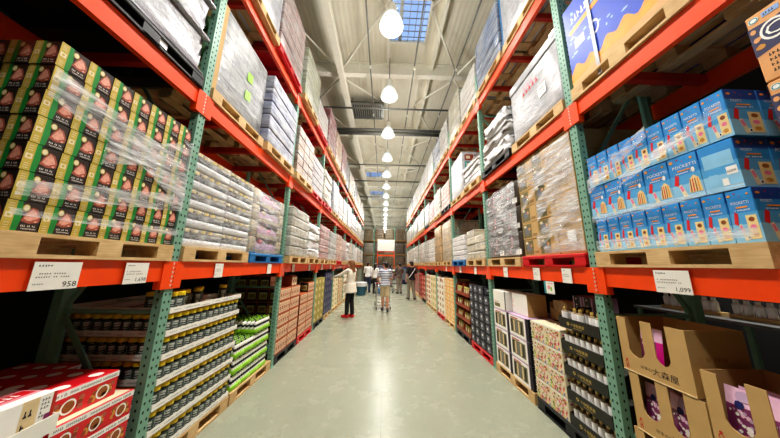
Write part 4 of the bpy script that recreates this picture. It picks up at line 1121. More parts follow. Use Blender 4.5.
o = ob('wrapped_load', bm_, None, LS.org(1.05, 1.0, .02, LEVEL[2] + PH + .006), LS.rz, (1.0, .9, 1.25)); o.color = S(150, 148, 160)
tag(o, 'crinkled white wrapped bundles on the black pallet overhead, left middle shelf', 'goods', 'wrapped goods on the racks')
MB().box((0, 0, 0), (1.02, .008, .03), 'plastic_blue') if 0 else None
y = LS.slot(0, 0)
pallet(LS, y, SW, LEVEL[2], 'wood', where(LS, 2, 0, 0))
mb = MB(); rng = random.Random(5)
mb.rbox((0.02, .015, 0), (1, 1, 1), .012, WC, 2, .003, rng)
F = faces(mb, 1, 1, 1); f = F['front']
for z in (.28, .52): mb.add([(.54, .008, z), (.66, .008, z + .02), (.66, .008, z + .14), (.54, .008, z + .12)], [(0, 1, 2, 3)], 'leaf_green')
mb.box((.0, .012, 0), (.06, .03, 1.0), 'kraft'); mb.box((0, .03, 0), (.018, 1, 1.0), 'kraft')
for j in range(6): mb.ball((-.035, .2 + (j % 2) * .18, .12 + j * .15), (.05, .1, .08), 'foliage', 8, 6)
o = ob('wrapped_load', mb.mesh('wrapped_load'), None, LS.org(y + .03, 1.0, .03, LEVEL[2] + PH + .004), LS.rz, (1.0, .9, 1.16)); o.color = S(120, 124, 126)
tag(o, 'silvery wrapped cartons with green labels and kraft corner board, left middle shelf', 'goods', 'wrapped goods on the racks')
shelf_load(LS, 2, 0, 1, 'wood', 1.2, 'layers', WC, (150, 158, 190), 'wrapped blue-tinted printed cartons')
# right, lower shelf
y = RS.slot(0, 0)
pallet(RS, y, SW, LEVEL[1], 'red', where(RS, 1, 0, 0))
kc = MB(); kc.rbox((0, 0, 0), (.335, .44, .225), .005, 'kraft', 1, smooth=False); F = faces(kc, .335, .44, .225)
for e in ('front',):
    f = F[e]; f.rect(.04, .1, .6, .94, 'photo_olive', 1); f.blob(.3, .5, .16, .26, 'photo_grey', 2); f.ell(.46, .62, .07, .1, 'peach', 2); f.rect(.66, .16, .92, .3, 'kraft_dark', 2); f.blob(.2, .8, .1, .1, 'cream', 3)
F['hi'].rect(0, .47, 1, .53, 'kraft_edge', 1); F['hi'].strokes(.2, .2, .4, .08, 6, 'kraft_dark', 1)
kc = kc.mesh('printed_carton')
kp = MB(); kp.rbox((0, 0, 0), (.335, .44, .225), .005, 'kraft', 1, smooth=False); F = faces(kp, .335, .44, .225); F['front'].rect(0, .48, 1, .52, 'kraft_edge', 1); F['front'].strokes(.1, .2, .3, .06, 6, 'kraft_dark', 1); kp = kp.mesh('printed_carton')
for r in range(6):
    for c in range(3):
        for q in range(2):
            if q and c != 0: continue
            o = ob('printed_carton', kp if c == 0 else kc, None, RS.org(y + .042 + c * .338, .335, .035 + q * .445 + rnd.uniform(0, .006), LEVEL[1] + PH + .004 + r * .229), RS.rz)
            tag(o, f"{'plain' if c == 0 else 'picture-printed'} kraft carton on the red pallet, {ORD[r]} layer up, {ORD[c]} column from rack post{', behind' if q else ''}", 'carton', 'kraft picture cartons on the red pallet')
film(RS, y, SW, [(.0, 2.9, 3.18, 1.0, 2.6, 3.18), (.35, 2.3, 2.55, 1.0, 2.75, 3.0), (.3, 1.95, 2.12, 1.0, 2.3, 2.6), (.42, 1.9, 1.98, 1.0, 1.9, 2.06), (.05, 2.5, 2.56, .6, 2.85, 3.0), (.62, 2.0, 3.18, 1.02, 1.9, 3.18)], 'shiny stretch film folds drawn over the kraft picture cartons on the red pallet', d=.03)
tag(MB().box((0, -.003, 0), (.11, -.001, .12), 'tag_white').obj('shipping_label', None, RS.org(y + .12, .11, .026, LEVEL[1] + PH + .13), RS.rz), 'white shipping label on the kraft picture cartons by the post', 'label')
kb_y = RS.slot(0, 1)
pallet(RS, kb_y, SW, LEVEL[1], 'wood', where(RS, 1, 0, 1))
sk = MB(); sk.rbox((0, 0, 0), (.505, .42, .385), .03, 'goods_dark', 2); F = faces(sk, .505, .42, .385); f = F['front']; f.rect(.70, .1, .97, .3, 'ink_white', 2)
rng = random.Random(2)
for i in range(14): f.blob(rng.uniform(.1, .9), rng.uniform(.2, .9), .05, .07, rng.choice(('photo_grey', 'film_white', 'dusk', 'gift_pink')), 2 + i * .2, 7, rng)
sk = sk.mesh('wrapped_case')
for r in range(3):
    for c in range(2):
        o = ob('wrapped_case', sk, None, RS.org(kb_y + .015 + c * .512, .505, .03 + rnd.uniform(0, .02), LEVEL[1] + PH + .004 + r * .39), RS.rz)
        tag(o, f"dark wrapped case with white corner label, {['bottom', 'middle', 'top'][r]} layer, {'nearer' if c == 0 else 'farther'} column, right lower shelf", 'case', 'dark cases on the right lower shelf')
film(RS, kb_y, SW, [(.0, 1.9, 3.0, 1.0, 1.9, 3.02), (.3, 2.7, 3.04, 1.0, 2.2, 3.04)], 'milky stretch film folds hiding the dark cases, right lower shelf', d=.016)
R1 = [(1, 0, 'wood', .66, 'stepped', WC, (216, 206, 176), 'low wrapped cream cartons'), (1, 1, 'blue', .62, 'layers', WP, (222, 220, 216), 'low white wrapped packs'),
      (2, 0, 'wood', 1.22, 'tall', WC, (204, 178, 132), 'tall tan wrapped carton block'), (2, 1, 'wood', 1.22, 'tall', 'bare_cartons', (196, 164, 116), 'tall kraft carton block'),
      (3, 0, 'wood', .92, 'layers', WP, (212, 206, 196), 'wrapped off-white layered goods'), (3, 1, 'wood', .96, 'grid', WC, (186, 176, 160), 'wrapped greige cartons'),
      (4, 0, 'wood', .98, 'tall', WC, (206, 200, 190), 'wrapped pearl-grey block'), (4, 1, 'wood', 1.0, 'layers', WC, (200, 180, 160), 'wrapped biscuit-coloured cartons'),
      (5, 0, 'wood', 1.0, 'grid', WC, (206, 200, 186), 'wrapped light beige cartons'), (5, 1, 'wood', 1.0, 'lumpy', WP, (216, 210, 200), 'wrapped whitish sacks'),
      (6, 0, 'wood', 1.0, 'layers', WC, (206, 196, 176), 'wrapped oat-coloured cartons'), (6, 1, 'wood', 1.0, 'tall', WC, (196, 190, 180), 'wrapped dove-grey block'),
      (7, 0, 'wood', 1.0, 'grid', WC, (206, 190, 160), 'wrapped honey cartons'), (7, 1, 'wood', 1.0, 'layers', WP, (216, 210, 200), 'wrapped bone-white goods')]
for k, i, st, h, var, mt, col, ds in R1: shelf_load(RS, 1, k, i, st, h, var, mt, col, ds)
# right, middle shelf
y = RS.slot(0, 0)
pallet(RS, y, SW, LEVEL[2], 'wood', where(RS, 2, 0, 0))
mb = MB(); rng = random.Random(9)
mb.rbox((0, 0, 0), (1, 1, .86), .015, WP, 2, .003, rng); mb.rbox((-.01, -.01, .865), (1.01, 1.0, 1), .012, WP, 2, .002, rng)
mb.box((.96, .012, .02), (1.004, 1, .855), 'kraft'); mb.box((.93, -.016, .95), (1.02, .2, 1.006), 'gift_red')
f = Face(mb, (0, -.006, 0), (1, 0, 0), (0, 0, 1)); f.strokes(.3, .62, .36, .06, 5, 'gift_red', 1); f.strokes(.34, .7, .3, .05, 4, 'gift_pink', 1); f.rect(.62, .34, .76, .5, 'ink_white', 1); f.strokes(.64, .42, .1, .05, 4, 'ink_grey', 2); f.strokes(.64, .37, .1, .03, 4, 'ink_grey', 2)
o = ob('wrapped_load', mb.mesh('wrapped_load'), None, RS.org(y + .02, 1.0, .03, LEVEL[2] + PH + .004), RS.rz, (1.0, .9, .96)); o.color = S(140, 140, 146)
tag(o, 'grey film-wrapped lidded box with red print and white label, right middle shelf', 'goods', 'wrapped goods on the racks')
R2 = [(0, 1, 'black', .82, 'sag', WP, (216, 214, 210), 'slumped white wrapped bales'), (1, 0, 'wood', .55, 'lumpy', WP, (222, 220, 216), 'low white wrapped bundle'),
      (2, 0, 'black', .8, 'grid', WC, (216, 140, 100), 'wrapped orange-red cartons'), (2, 1, 'wood', .9, 'layers', WC, (196, 186, 160), 'wrapped khaki cartons'),
      (3, 0, 'wood', .8, 'layers', WS_, (206, 110, 110), 'wrapped red and white cartons'), (3, 1, 'black', .95, 'tall', WC, (200, 196, 190), 'wrapped grey cartons'),
      (4, 0, 'wood', 1.0, 'grid', WC, (206, 196, 180), 'wrapped almond cartons'), (4, 1, 'wood', 1.0, 'lumpy', WP, (216, 212, 206), 'wrapped milk-white bales'),
      (5, 0, 'wood', 1.0, 'tall', WC, (200, 190, 176), 'wrapped mushroom-grey block'), (5, 1, 'wood', 1.0, 'layers', WC, (206, 200, 190), 'wrapped linen-coloured cartons'),
      (6, 0, 'wood', 1.0, 'grid', WC, (190, 180, 166), 'wrapped taupe cartons'), (6, 1, 'wood', 1.0, 'tall', WC, (206, 200, 196), 'wrapped frost-white block'),
      (7, 0, 'wood', 1.0, 'layers', WC, (200, 190, 170), 'wrapped wheat cartons'), (7, 1, 'wood', 1.0, 'grid', WC, (206, 196, 186), 'wrapped shell-pink cartons')]
for k, i, st, h, var, mt, col, ds in R2: shelf_load(RS, 2, k, i, st, h, var, mt, col, ds)
y = RS.slot(1, 1)
pallet(RS, y, SW, LEVEL[2], 'wood', where(RS, 2, 1, 1))
mb = MB(); rng = random.Random(9); mb.rbox((0, 0, 0), (1, 1, 1), .015, WP, 2, .002, rng)
f = Face(mb, (1.002, 0, 0), (0, 1, 0), (0, 0, 1))
for r in range(5):
    for c in range(3): f.rect(.08 + c * .29, .06 + r * .18, .34 + c * .29, .21 + r * .18, ('teal', 'rust', 'dusk')[(r + c) % 3], 4); f.rect(.12 + c * .29, .10 + r * .18, .24 + c * .29, .17 + r * .18, 'cream', 6)
o = ob('wrapped_load', mb.mesh('wrapped_load'), None, RS.org(y + .015, 1.01, .02, LEVEL[2] + PH + .004), RS.rz, (1.0, .9, 1.12)); o.color = S(170, 172, 178)
tag(o, 'tall silver-white wrapped block with teal and red cases on its near end', 'goods', 'wrapped goods on the racks')
pallet(RS, .08, .99, LEVEL[2], 'worn', where(RS, 2, -1, 0))
R3 = [(0, 0, 'wood', 1.2, 'tall', WP, (216, 218, 222), 'white wrapped block high up'), (0, 1, 'wood', 1.15, 'layers', WC, (110, 140, 186), 'wrapped blue cartons with blue edge boards'),
      (1, 0, 'wood', .95, 'layers', WP, (226, 220, 206), 'wrapped ivory layered goods'), (1, 1, 'wood', 1.25, 'tall', WC, (222, 214, 176), 'wrapped pale yellow cartons'),
      (2, 0, 'wood', 1.1, 'grid', WC, (216, 212, 200), 'wrapped chalk cartons'), (2, 1, 'wood', 1.1, 'lumpy', WC, (150, 160, 186), 'wrapped blue-white sacks'),
      (3, 0, 'wood', 1.1, 'tall', WP, (210, 210, 206), 'wrapped clear-white block'), (3, 1, 'wood', 1.15, 'layers', WC, (206, 200, 186), 'wrapped vanilla cartons'),
      (4, 0, 'wood', 1.1, 'grid', WC, (210, 206, 196), 'wrapped pale stone cartons'), (4, 1, 'wood', 1.05, 'tall', WC, (200, 196, 186), 'wrapped light grey block'),
      (5, 0, 'wood', 1.1, 'layers', WC, (206, 196, 180), 'wrapped sandstone cartons'), (5, 1, 'wood', 1.1, 'lumpy', WP, (216, 212, 206), 'wrapped snow-white sacks'),
      (6, 0, 'wood', 1.1, 'tall', WC, (60, 60, 66), 'wrapped near-black cartons'), (6, 1, 'wood', 1.1, 'grid', WC, (206, 200, 190), 'wrapped flax cartons'),
      (7, 0, 'wood', 1.1, 'layers', WC, (200, 190, 176), 'wrapped ecru cartons'), (7, 1, 'wood', 1.1, 'tall', WC, (206, 202, 196), 'wrapped mist-grey block')]
for k, i, st, h, var, mt, col, ds in R3: shelf_load(RS, 3, k, i, st, h, var, mt, col, ds)
for z0 in (0,):
    mb = MB().box((0, -.004, 0), (.06, .05, 1.15), 'plastic_blue')
    tag(mb.obj('edge_board', None, RS.org(RS.slot(0, 1) - .055, .06, .03, LEVEL[3] + PH + .006), RS.rz), 'blue edge board beside the wrapped blue cartons on the right top shelf', 'edge board')
# far floor stacks as whole wrapped loads
far = [(LS, 5, 'wood', (176, 150, 100), 'tan'), (LS, 6, 'wood', (150, 120, 90), 'brown'), (LS, 7, 'wood', (180, 170, 150), 'pale grey'), (RS, 5, 'wood', (206, 120, 110), 'salmon red'), (RS, 6, 'wood', (200, 180, 130), 'straw yellow'), (RS, 7, 'black', (150, 60, 60), 'maroon')]
for s, k, st, col, nm in far:
    for i in range(2):
        y = s.slot(k, i); pallet(s, y, SW, 0, st, f"under the {nm} carton block, {ORD[k+1]} bay of {s.word} rack, {'nearer' if i == 0 else 'farther'} place")
        load(s, y + .01, SW - .02, PH + .004, 1.15 + .1 * i, 'grid', 'bare_cartons', col, f"{nm} carton block on the floor under {s.word} rack, {ORD[k+1]} bay, {'nearer' if i == 0 else 'farther'} place", name='carton_block', group='carton blocks on the floor')

# goods of the next rack seen through the gap at the lower right
for i in range(6):
    mb = MB()
    for q in range(7): mb.lathe((.04 + q * .075, .05, .04), [(.001, 0, 'tag_white'), (.03, 0, 'tag_white'), (.032, .1, 'tag_white'), (.02, .12, 'tag_white'), (.018, .15, 'ink_dark'), (.001, .15, 'ink_dark')], 8)
    mb.box((0, 0, 0), (.56, .1, .039), 'kraft' if i % 3 else 'ice_orange')
    r, c = divmod(i, 3)
    o = mb.obj('bottle_case', None, RS.org(1.35 + c * .62, .56, 1.72, 1.23 + r * .21), RS.rz)
    tag(o, f"white bottle case on the shelf behind the kraft cartons, {'upper' if r else 'lower'} row, {ORD[c]} along", 'case', 'white bottle cases on the rear shelf')
mb = MB().box((0, 0, 0), (2.1, .5, .03), 'grey_steel')
for x in (0.02, 1.0, 2.0):
    for yy in (.03, .45): mb.box((x, yy, -1.1), (x + .04, yy + .03, 0), 'green_steel')
tag(mb.obj('rear_shelf', None, RS.org(1.25, 2.1, 1.55, 1.197), RS.rz), 'grey shelf with green legs behind the right rack', 'shelf')

# ================================================================== price cards on the lower beams
def price_card(s, y, w, price, label, z=None):
    h = .152; mb = MB().box((0, -.0035, 0), (w, 0, h), 'card_white'); f = Face(mb, (0, -.0035, 0), (w, 0, 0), (0, 0, h), .0006)
    f.strokes(.08, .84, .3, .06, 5, 'ink_dark'); f.strokes(.08, .56, .6, .05, 12, 'ink_grey'); f.strokes(.08, .44, .7, .05, 14, 'ink_grey'); f.strokes(.06, .2, .22, .04, 5, 'ink_grey')
    if price: f.text(price, .96 - glyphs(price)[2] * .2 * h / w, .08, .2, 'ink_dark')
    tag(mb.obj('price_card', None, s.org(y, w, -.0105 if z is None else .0, (LEVEL[1] - .168) if z is None else z), s.rz), label, 'price card', 'price cards along the lower beams')
price_card(LS, 1.305, .20, '958', 'white price card ending in 958 on left lower beam')
price_card(LS, 1.755, .165, '1,698', 'white price card with four figures on left lower beam, below the brisket cartons')
price_card(RS, 1.475, .20, '1,099', 'white price card reading 1,099 on right lower beam')
for s, y, lb in ((LS, 2.66, 'below the wrapped jar packs'), (LS, 3.83, 'below the blue pallet'), (LS, 4.85, 'in the third bay, nearer'), (LS, 5.9, 'in the third bay, farther'), (LS, 7.1, 'in the fourth bay, nearer'), (LS, 8.2, 'in the fourth bay, farther'),
                 (RS, 2.43, 'below the near half of the red pallet'), (RS, 2.93, 'below the far half of the red pallet'), (RS, 3.7, 'below the dark wrapped cases'), (RS, 4.95, 'in the third bay, nearer'), (RS, 5.95, 'in the third bay, farther'), (RS, 7.3, 'in the fourth bay')):
    price_card(s, y, .13, '', f"small white price card on {s.word} lower beam {lb}")
mb = MB().box((0, -.003, 0), (.17, 0, .14), 'card_white'); f = Face(mb, (0, -.003, 0), (.17, 0, 0), (0, 0, .14)); f.rect(.0, 0, .2, 1, 'teal'); f.blob(.5, .5, .15, .2, 'gift_pink'); f.blob(.7, .4, .1, .2, 'leaf_green'); f.strokes(.4, .8, .5, .08, 6, 'ink_red')
tag(mb.obj('hanging_card', None, RS.org(2.72, .17, .0, LEVEL[1] - BEAM - .145), RS.rz), 'small coloured card hanging under the right lower beam above the bottles', 'card')

# ================================================================== people
def fuse(mb, name, voxel, smooth=4):
    me = mb.mesh('tmp'); o = bpy.data.objects.new('tmp', me); C.objects.link(o)
    m = o.modifiers.new('r', 'REMESH'); m.mode = 'VOXEL'; m.voxel_size = voxel; m.use_smooth_shade = True
    q = o.modifiers.new('s', 'SMOOTH'); q.iterations = smooth; q.factor = .5
    dg = bpy.context.evaluated_depsgraph_get(); out = bpy.data.meshes.new_from_object(o.evaluated_get(dg)); out.name = name
    mat = me.materials[0]; bpy.data.objects.remove(o); bpy.data.meshes.remove(me)
    out.materials.clear(); out.materials.append(mat)
    out.polygons.foreach_set('use_smooth', [True] * len(out.polygons)); return out
V = Vector
def lerp(a, b, t_): return V(a) + (V(b) - V(a)) * t_
def hand(mb, W, D, N, side, mat, curl=.5):
    # palm of three blended strips, four fingers of unequal length, thumb off the side near the wrist
    W, D, N = V(W), V(D).normalized(), V(N); N = (N - D * N.dot(D)).normalized(); A = D.cross(N).normalized() * side
    mb.cap(W - D * .02, .024, W + D * .02, .027, mat, 8)
    for i, (o, ln) in enumerate(((.030, .068), (.011, .078), (-.009, .072), (-.028, .056))):
        k = W + D * .085 + A * o
        mb.cap(W + D * .012 + A * o * .7, .017, k, .0135, mat, 8)
        d1 = (D * math.cos(curl * (.6 + .1 * i)) + N * math.sin(curl * (.6 + .1 * i))); d2 = (D * math.cos(curl * 1.7) + N * math.sin(curl * 1.7))
        a = k + d1 * ln * .52; mb.cap(k, .0095, a, .0088, mat, 7); mb.cap(a, .0088, a + d2 * ln * .48, .0074, mat, 7)
    t0 = W + D * .022 + A * .026; t1 = t0 + (D * .6 + A * .75 + N * .2).normalized() * .038; t2 = t1 + (D * .9 + A * .2 + N * .35).normalized() * .03
    mb.cap(t0, .0135, t1, .0105, mat, 7); mb.cap(t1, .0105, t2, .008, mat, 7)
def person(label, loc, rz, H, J, skin, hair, hairlen, top, sleeves, bottom, leglen, shoe, topdrop=.0, group=None, extra=None):
    k = H / 1.70
    D = dict(pel=(0, 0, .92), wai=(0, 0, 1.06), che=(0, .0, 1.26), nek=(0, -.01, 1.43), hed=(0, .02, 1.575), look=0.0,
             shL=(-.175, -.01, 1.385), shR=(.175, -.01, 1.385), elL=(-.22, -.03, 1.12), elR=(.22, -.03, 1.12), wrL=(-.23, .05, .88), wrR=(.23, .05, .88),
             hiL=(-.085, 0, .90), hiR=(.085, 0, .90), knL=(-.095, .02, .49), knR=(.095, .02, .49), anL=(-.1, -.02, .085), anR=(.1, -.02, .085), toeL=None, toeR=None, curl=.5, nL=(.6, .5, 0), nR=(-.6, .5, 0))
    D.update(J); P = {n: V(v) for n, v in D.items() if isinstance(v, tuple)}
    root = thing('person', label, 'person', loc, rz, group); root.scale = (k, k, k)
    hd = P['hed']; ly = D['look']; R = Matrix.Rotation(ly, 3, 'Z'); h_ = lambda x, y, z: hd + R @ V((x, y, z))
    # --- body, one skin
    b = MB()
    b.ball(h_(0, -.012, .03), (.076, .094, .094), skin, 14, 10, R); b.ball(h_(0, .018, -.045), (.056, .07, .07), skin, 12, 8, R); b.cap(h_(0, .045, -.085), .026, h_(0, .05, -.08), .026, skin, 8)
    b.cap(h_(0, .088, .0), .010, h_(0, .100, -.028), .014, skin, 8); b.ball(h_(-.017, .088, -.032), .010, skin, 6, 5); b.ball(h_(.017, .088, -.032), .010, skin, 6, 5)
    b.cap(h_(-.035, .078, .028), .011, h_(.035, .078, .028), .011, skin, 7)
    for sx in (-1, 1): b.ball(h_(sx * .078, -.01, -.012), (.010, .02, .032), skin, 8, 6, R)
    b.cap(P['nek'] + V((0, 0, -.05)), .062, h_(0, -.015, -.06), .054, skin)
    def torso(m_, e, lo=0.0):
        prof = [(0, .160, .114), (.2, .152, .108), (.42, .140, .098), (.6, .142, .1), (.85, .160, .112), (1.0, .158, .108), (1.15, .13, .092)]
        lo_, hi_ = P['pel'] + V((0, -.01, -.03)), P['che'] + V((0, -.005, .04))
        for i in range(24):
            q = i / 23 * 1.15
            for (q0, a0, b0), (q1, a1, b1) in zip(prof, prof[1:]):
                if q0 <= q <= q1 + 1e-6: f_ = (q - q0) / (q1 - q0); rx, ry = a0 + (a1 - a0) * f_, b0 + (b1 - b0) * f_
            m_.ball(lo_ + (hi_ - lo_) * q, (rx + e, ry + e, .055 + e), mt, 14, 8)
        m_.cap(P['shL'] + V((.03, 0, -.01)), .062 + e, P['shR'] + V((-.03, 0, -.01)), .062 + e, mt); m_.cap(P['che'] + V((0, 0, .06)), .1 + e, P['nek'] + V((0, 0, -.06)), .062 + e * .6, mt)
    mt = skin; torso(b, 0)
    for sd, sx in (('L', -1), ('R', 1)):
        s_, e_, w_ = P['sh' + sd], P['el' + sd], P['wr' + sd]
        b.cap(s_, .050, e_, .038, skin); b.cap(e_, .037, w_, .026, skin); hand(b, w_, w_ - e_, P['n' + sd], -sx, skin, D['curl'])
        hp, kn, an = P['hi' + sd], P['kn' + sd], P['an' + sd]
        b.cap(hp, .085, kn, .054, skin); b.cap(kn, .052, lerp(kn, an, .35) + V((0, -.014, 0)), .052, skin); b.cap(lerp(kn, an, .35) + V((0, -.014, 0)), .052, an, .034, skin)
        toe = P.get('toe' + sd) or (an + V((sx * .02, .135, -.052))); b.cap(an + V((0, -.03, -.045)), .032, toe, .026, skin); b.cap(an, .034, lerp(an, toe, .5), .034, skin)
    body = ob('body', fuse(b, 'body', .0085, 2), root)
    # --- face details
    f = MB()
    for sx in (-1, 1): f.ball(h_(sx * .031, .079, .008), (.010, .008, .007), 'eye_dark', 8, 6, R)
    f.obj('eyes', root)
    MB().ball(h_(0, .087, -.056), (.022, .008, .006), 'lip', 8, 6, R).obj('mouth', root)
    g = MB()
    g.ball(h_(0, -.026, .045), (.087, .098, .094), hair, 14, 10, R); g.ball(h_(0, -.055, -.0), (.082, .07, .09), hair, 12, 8, R); g.cap(h_(-.05, .05, .09), .03, h_(.05, .05, .09), .03, hair)
    if hairlen:
        for x in (-.062, -.03, 0, .03, .062): g.cap(h_(x, -.075, .02), .03, h_(x * .95, -.105, -.10 - hairlen * .5), .034, hair, 8); g.cap(h_(x * .95, -.105, -.10 - hairlen * .5), .034, h_(x * .7, -.10, -.12 - hairlen), .02, hair, 8)
        for sx in (-1, 1): g.cap(h_(sx * .078, -.01, .04), .022, h_(sx * .085, -.04, -.16), .02, hair, 8)
    ob('hair', fuse(g, 'hair', .011, 2), root)
    # --- clothes
    mt = top; c = MB(); torso(c, .016)
    if topdrop:
        for x in (-.04, .04): c.tube(P['pel'] + V((x, 0, .06)), P['pel'] + V((x, -.01, -topdrop)), .135, top, .172 if topdrop > .1 else .148, 16); c.tube(P['pel'] + V((x, .035, .04)), P['pel'] + V((x, .05, -topdrop)), .125, top, .165 if topdrop > .1 else .135, 14)
    for sd in 'LR':
        s_, e_, w_ = P['sh' + sd], P['el' + sd], P['wr' + sd]; q = sleeves if isinstance(sleeves, (int, float)) else 1
        if q <= .5: c.cap(s_, .068, lerp(s_, e_, q * 2), .06, top)
        else: c.cap(s_, .068, e_, .056, top); c.cap(e_, .056, lerp(e_, w_, (q - .5) * 2), .042, top)
    ob('top', fuse(c, 'top', .012, 3), root)
    mt = bottom; p = MB(); p.ball(P['pel'] + V((0, -.01, -.03)), (.155, .108, .12) if topdrop > .1 else (.166, .12, .13), bottom, 14, 10)
    for sd in 'LR':
        hp, kn, an = P['hi' + sd], P['kn' + sd], P['an' + sd]; fat = .022 if bottom != 'cloth_black' else .016
        if leglen <= .5: p.cap(hp, .098, lerp(hp, kn, leglen * 2), .085, bottom)
        else: p.cap(hp, (.078 if topdrop > .1 else .088) + fat, kn, .056 + fat, bottom); p.cap(kn, .056 + fat, lerp(kn, an, (leglen - .5) * 2), .045 + fat, bottom)
    ob('trousers' if leglen > .5 else 'shorts', fuse(p, 'trousers', .012, 3), root)
    if shoe:
        for sd, sx in (('L', -1), ('R', 1)):
            an = P['an' + sd]; toe = P.get('toe' + sd) or (an + V((sx * .02, .135, -.052))); q = MB()
            q.cap(an + V((0, -.035, -.04)), .042, toe + V((0, .012, .002)), .036, shoe); q.cap(an + V((0, -.005, -.0)), .046, lerp(an, toe, .45), .044, shoe); q.cap(an + V((0, -.03, -.065)), .030, toe + V((0, 0, -.012)), .030, shoe)
            ob('shoe', fuse(q, 'shoe', .011, 2), root)
    if extra: extra(root, P)
    return root
GZ = 0.0
# woman in cream cardigan reaching to the shelf on the left, back three-quarters to us
person('woman in long cream top, black leggings and red shoes reaching to the left rack', (-1.11, 8.19, .018), math.radians(66), 1.86,
       dict(shL=(-.165, .03, 1.385), elL=(-.20, .27, 1.24), wrL=(-.17, .52, 1.17), elR=(.20, .05, 1.12), wrR=(.15, .26, 1.02), look=.1, anL=(-.075, .06, .085), anR=(.07, -.05, .085), knL=(-.075, .06, .49), knR=(.075, .0, .49), nL=(0, 0, -1), nR=(-.5, 0, -1)),
       'skin', 'hair_brown', .26, 'cloth_cream', .95, 'cloth_black', .97, 'shoe_red', .20)
# man in striped shirt pushing a trolley away from us
def nothing(root, P): pass
person('man in blue and white striped shirt and khaki shorts pushing a shopping cart', (.06, 9.30, .02), math.radians(10), 1.83,
       dict(look=.75, elL=(-.27, .08, 1.12), wrL=(-.21, .33, 1.07), elR=(.27, .08, 1.12), wrR=(.21, .33, 1.07), anL=(-.06, .10, .085), anR=(.07, -.12, .085), knL=(-.07, .10, .49), knR=(.08, -.02, .49), nL=(.2, 0, -1), nR=(-.2, 0, -1), curl=.9),
       'skin_tan', 'hair_black', 0, 'cloth_stripe', .35, 'cloth_khaki', .45, 'shoe_dark', .06)
def strap(root, P):
    q = MB(); pts = [(.10, .0, 1.455), (.14, -.10, 1.36), (.02, -.14, 1.22), (-.10, -.135, 1.06), (-.17, -.09, .97)]
    for a, c in zip(pts, pts[1:]): q.tube(a, c, .016, 'cloth_white', n=6)
    q.rbox((-.25, -.10, .84), (-.16, .10, 1.0), .02, 'cloth_grey', 2); q.obj('shoulder_bag', root)
person('man in black T-shirt and grey trousers with a white shoulder strap', (1.45, 12.5, .02), math.radians(18), 1.92,
       dict(look=.3, elL=(-.25, -.03, 1.12), wrL=(-.25, .04, .88), anL=(-.12, .07, .085), anR=(.12, -.08, .085), knL=(-.11, .07, .49)), 'skin', 'hair_black', 0, 'cloth_black', .4, 'cloth_grey', .97, 'shoe_dark', .05, extra=strap)
person('shopper in white long-sleeved shirt and dark jeans seen from behind, beside the blue bin', (-1.02, 15.4, .02), math.radians(-15), 1.88, dict(look=-.3, elL=(-.26, .06, 1.14), wrL=(-.2, .25, 1.05)), 'skin', 'hair_black', 0, 'cloth_white', .92, 'cloth_denim', .97, 'shoe_dark', .04)
person('long-haired woman in white top and black trousers carrying a pale bag', (-.52, 14.9, .02), math.radians(-40), 1.80, dict(look=-.3, wrR=(.2, .16, .95), elR=(.23, -.02, 1.14)), 'skin', 'hair_black', .28, 'cloth_white', .6, 'cloth_black', .97, 'shoe_dark', .02,
       extra=lambda root, P: MB().rbox((.12, .16, .58), (.36, .28, .86), .02, 'cloth_cream', 2).obj('tote_bag', root))
person('shopper in dark patterned shirt and grey trousers behind a far cart', (.98, 15.0, .02), math.radians(25), 1.86, dict(look=.4, elL=(-.27, .08, 1.12), wrL=(-.21, .33, 1.07), elR=(.27, .08, 1.12), wrR=(.21, .33, 1.07), curl=.9, nL=(.2, 0, -1), nR=(-.2, 0, -1)), 'skin_tan', 'hair_black', 0, 'cloth_pattern', .4, 'cloth_grey', .97, 'shoe_dark', .05)
person('shopper in blue-grey clothes far off at the aisle mouth', (.55, 19.5, .02), math.radians(-60), 1.80, {}, 'skin', 'hair_black', .1, 'cloth_denim', .6, 'cloth_grey', .97, 'shoe_dark', .04)
person('shopper in black top and pale trousers far off by the aisle mouth', (-.75, 20.0, .02), math.radians(120), 1.84, {}, 'skin_tan', 'hair_black', 0, 'cloth_black', .4, 'cloth_khaki', .97, 'shoe_dark', .04)

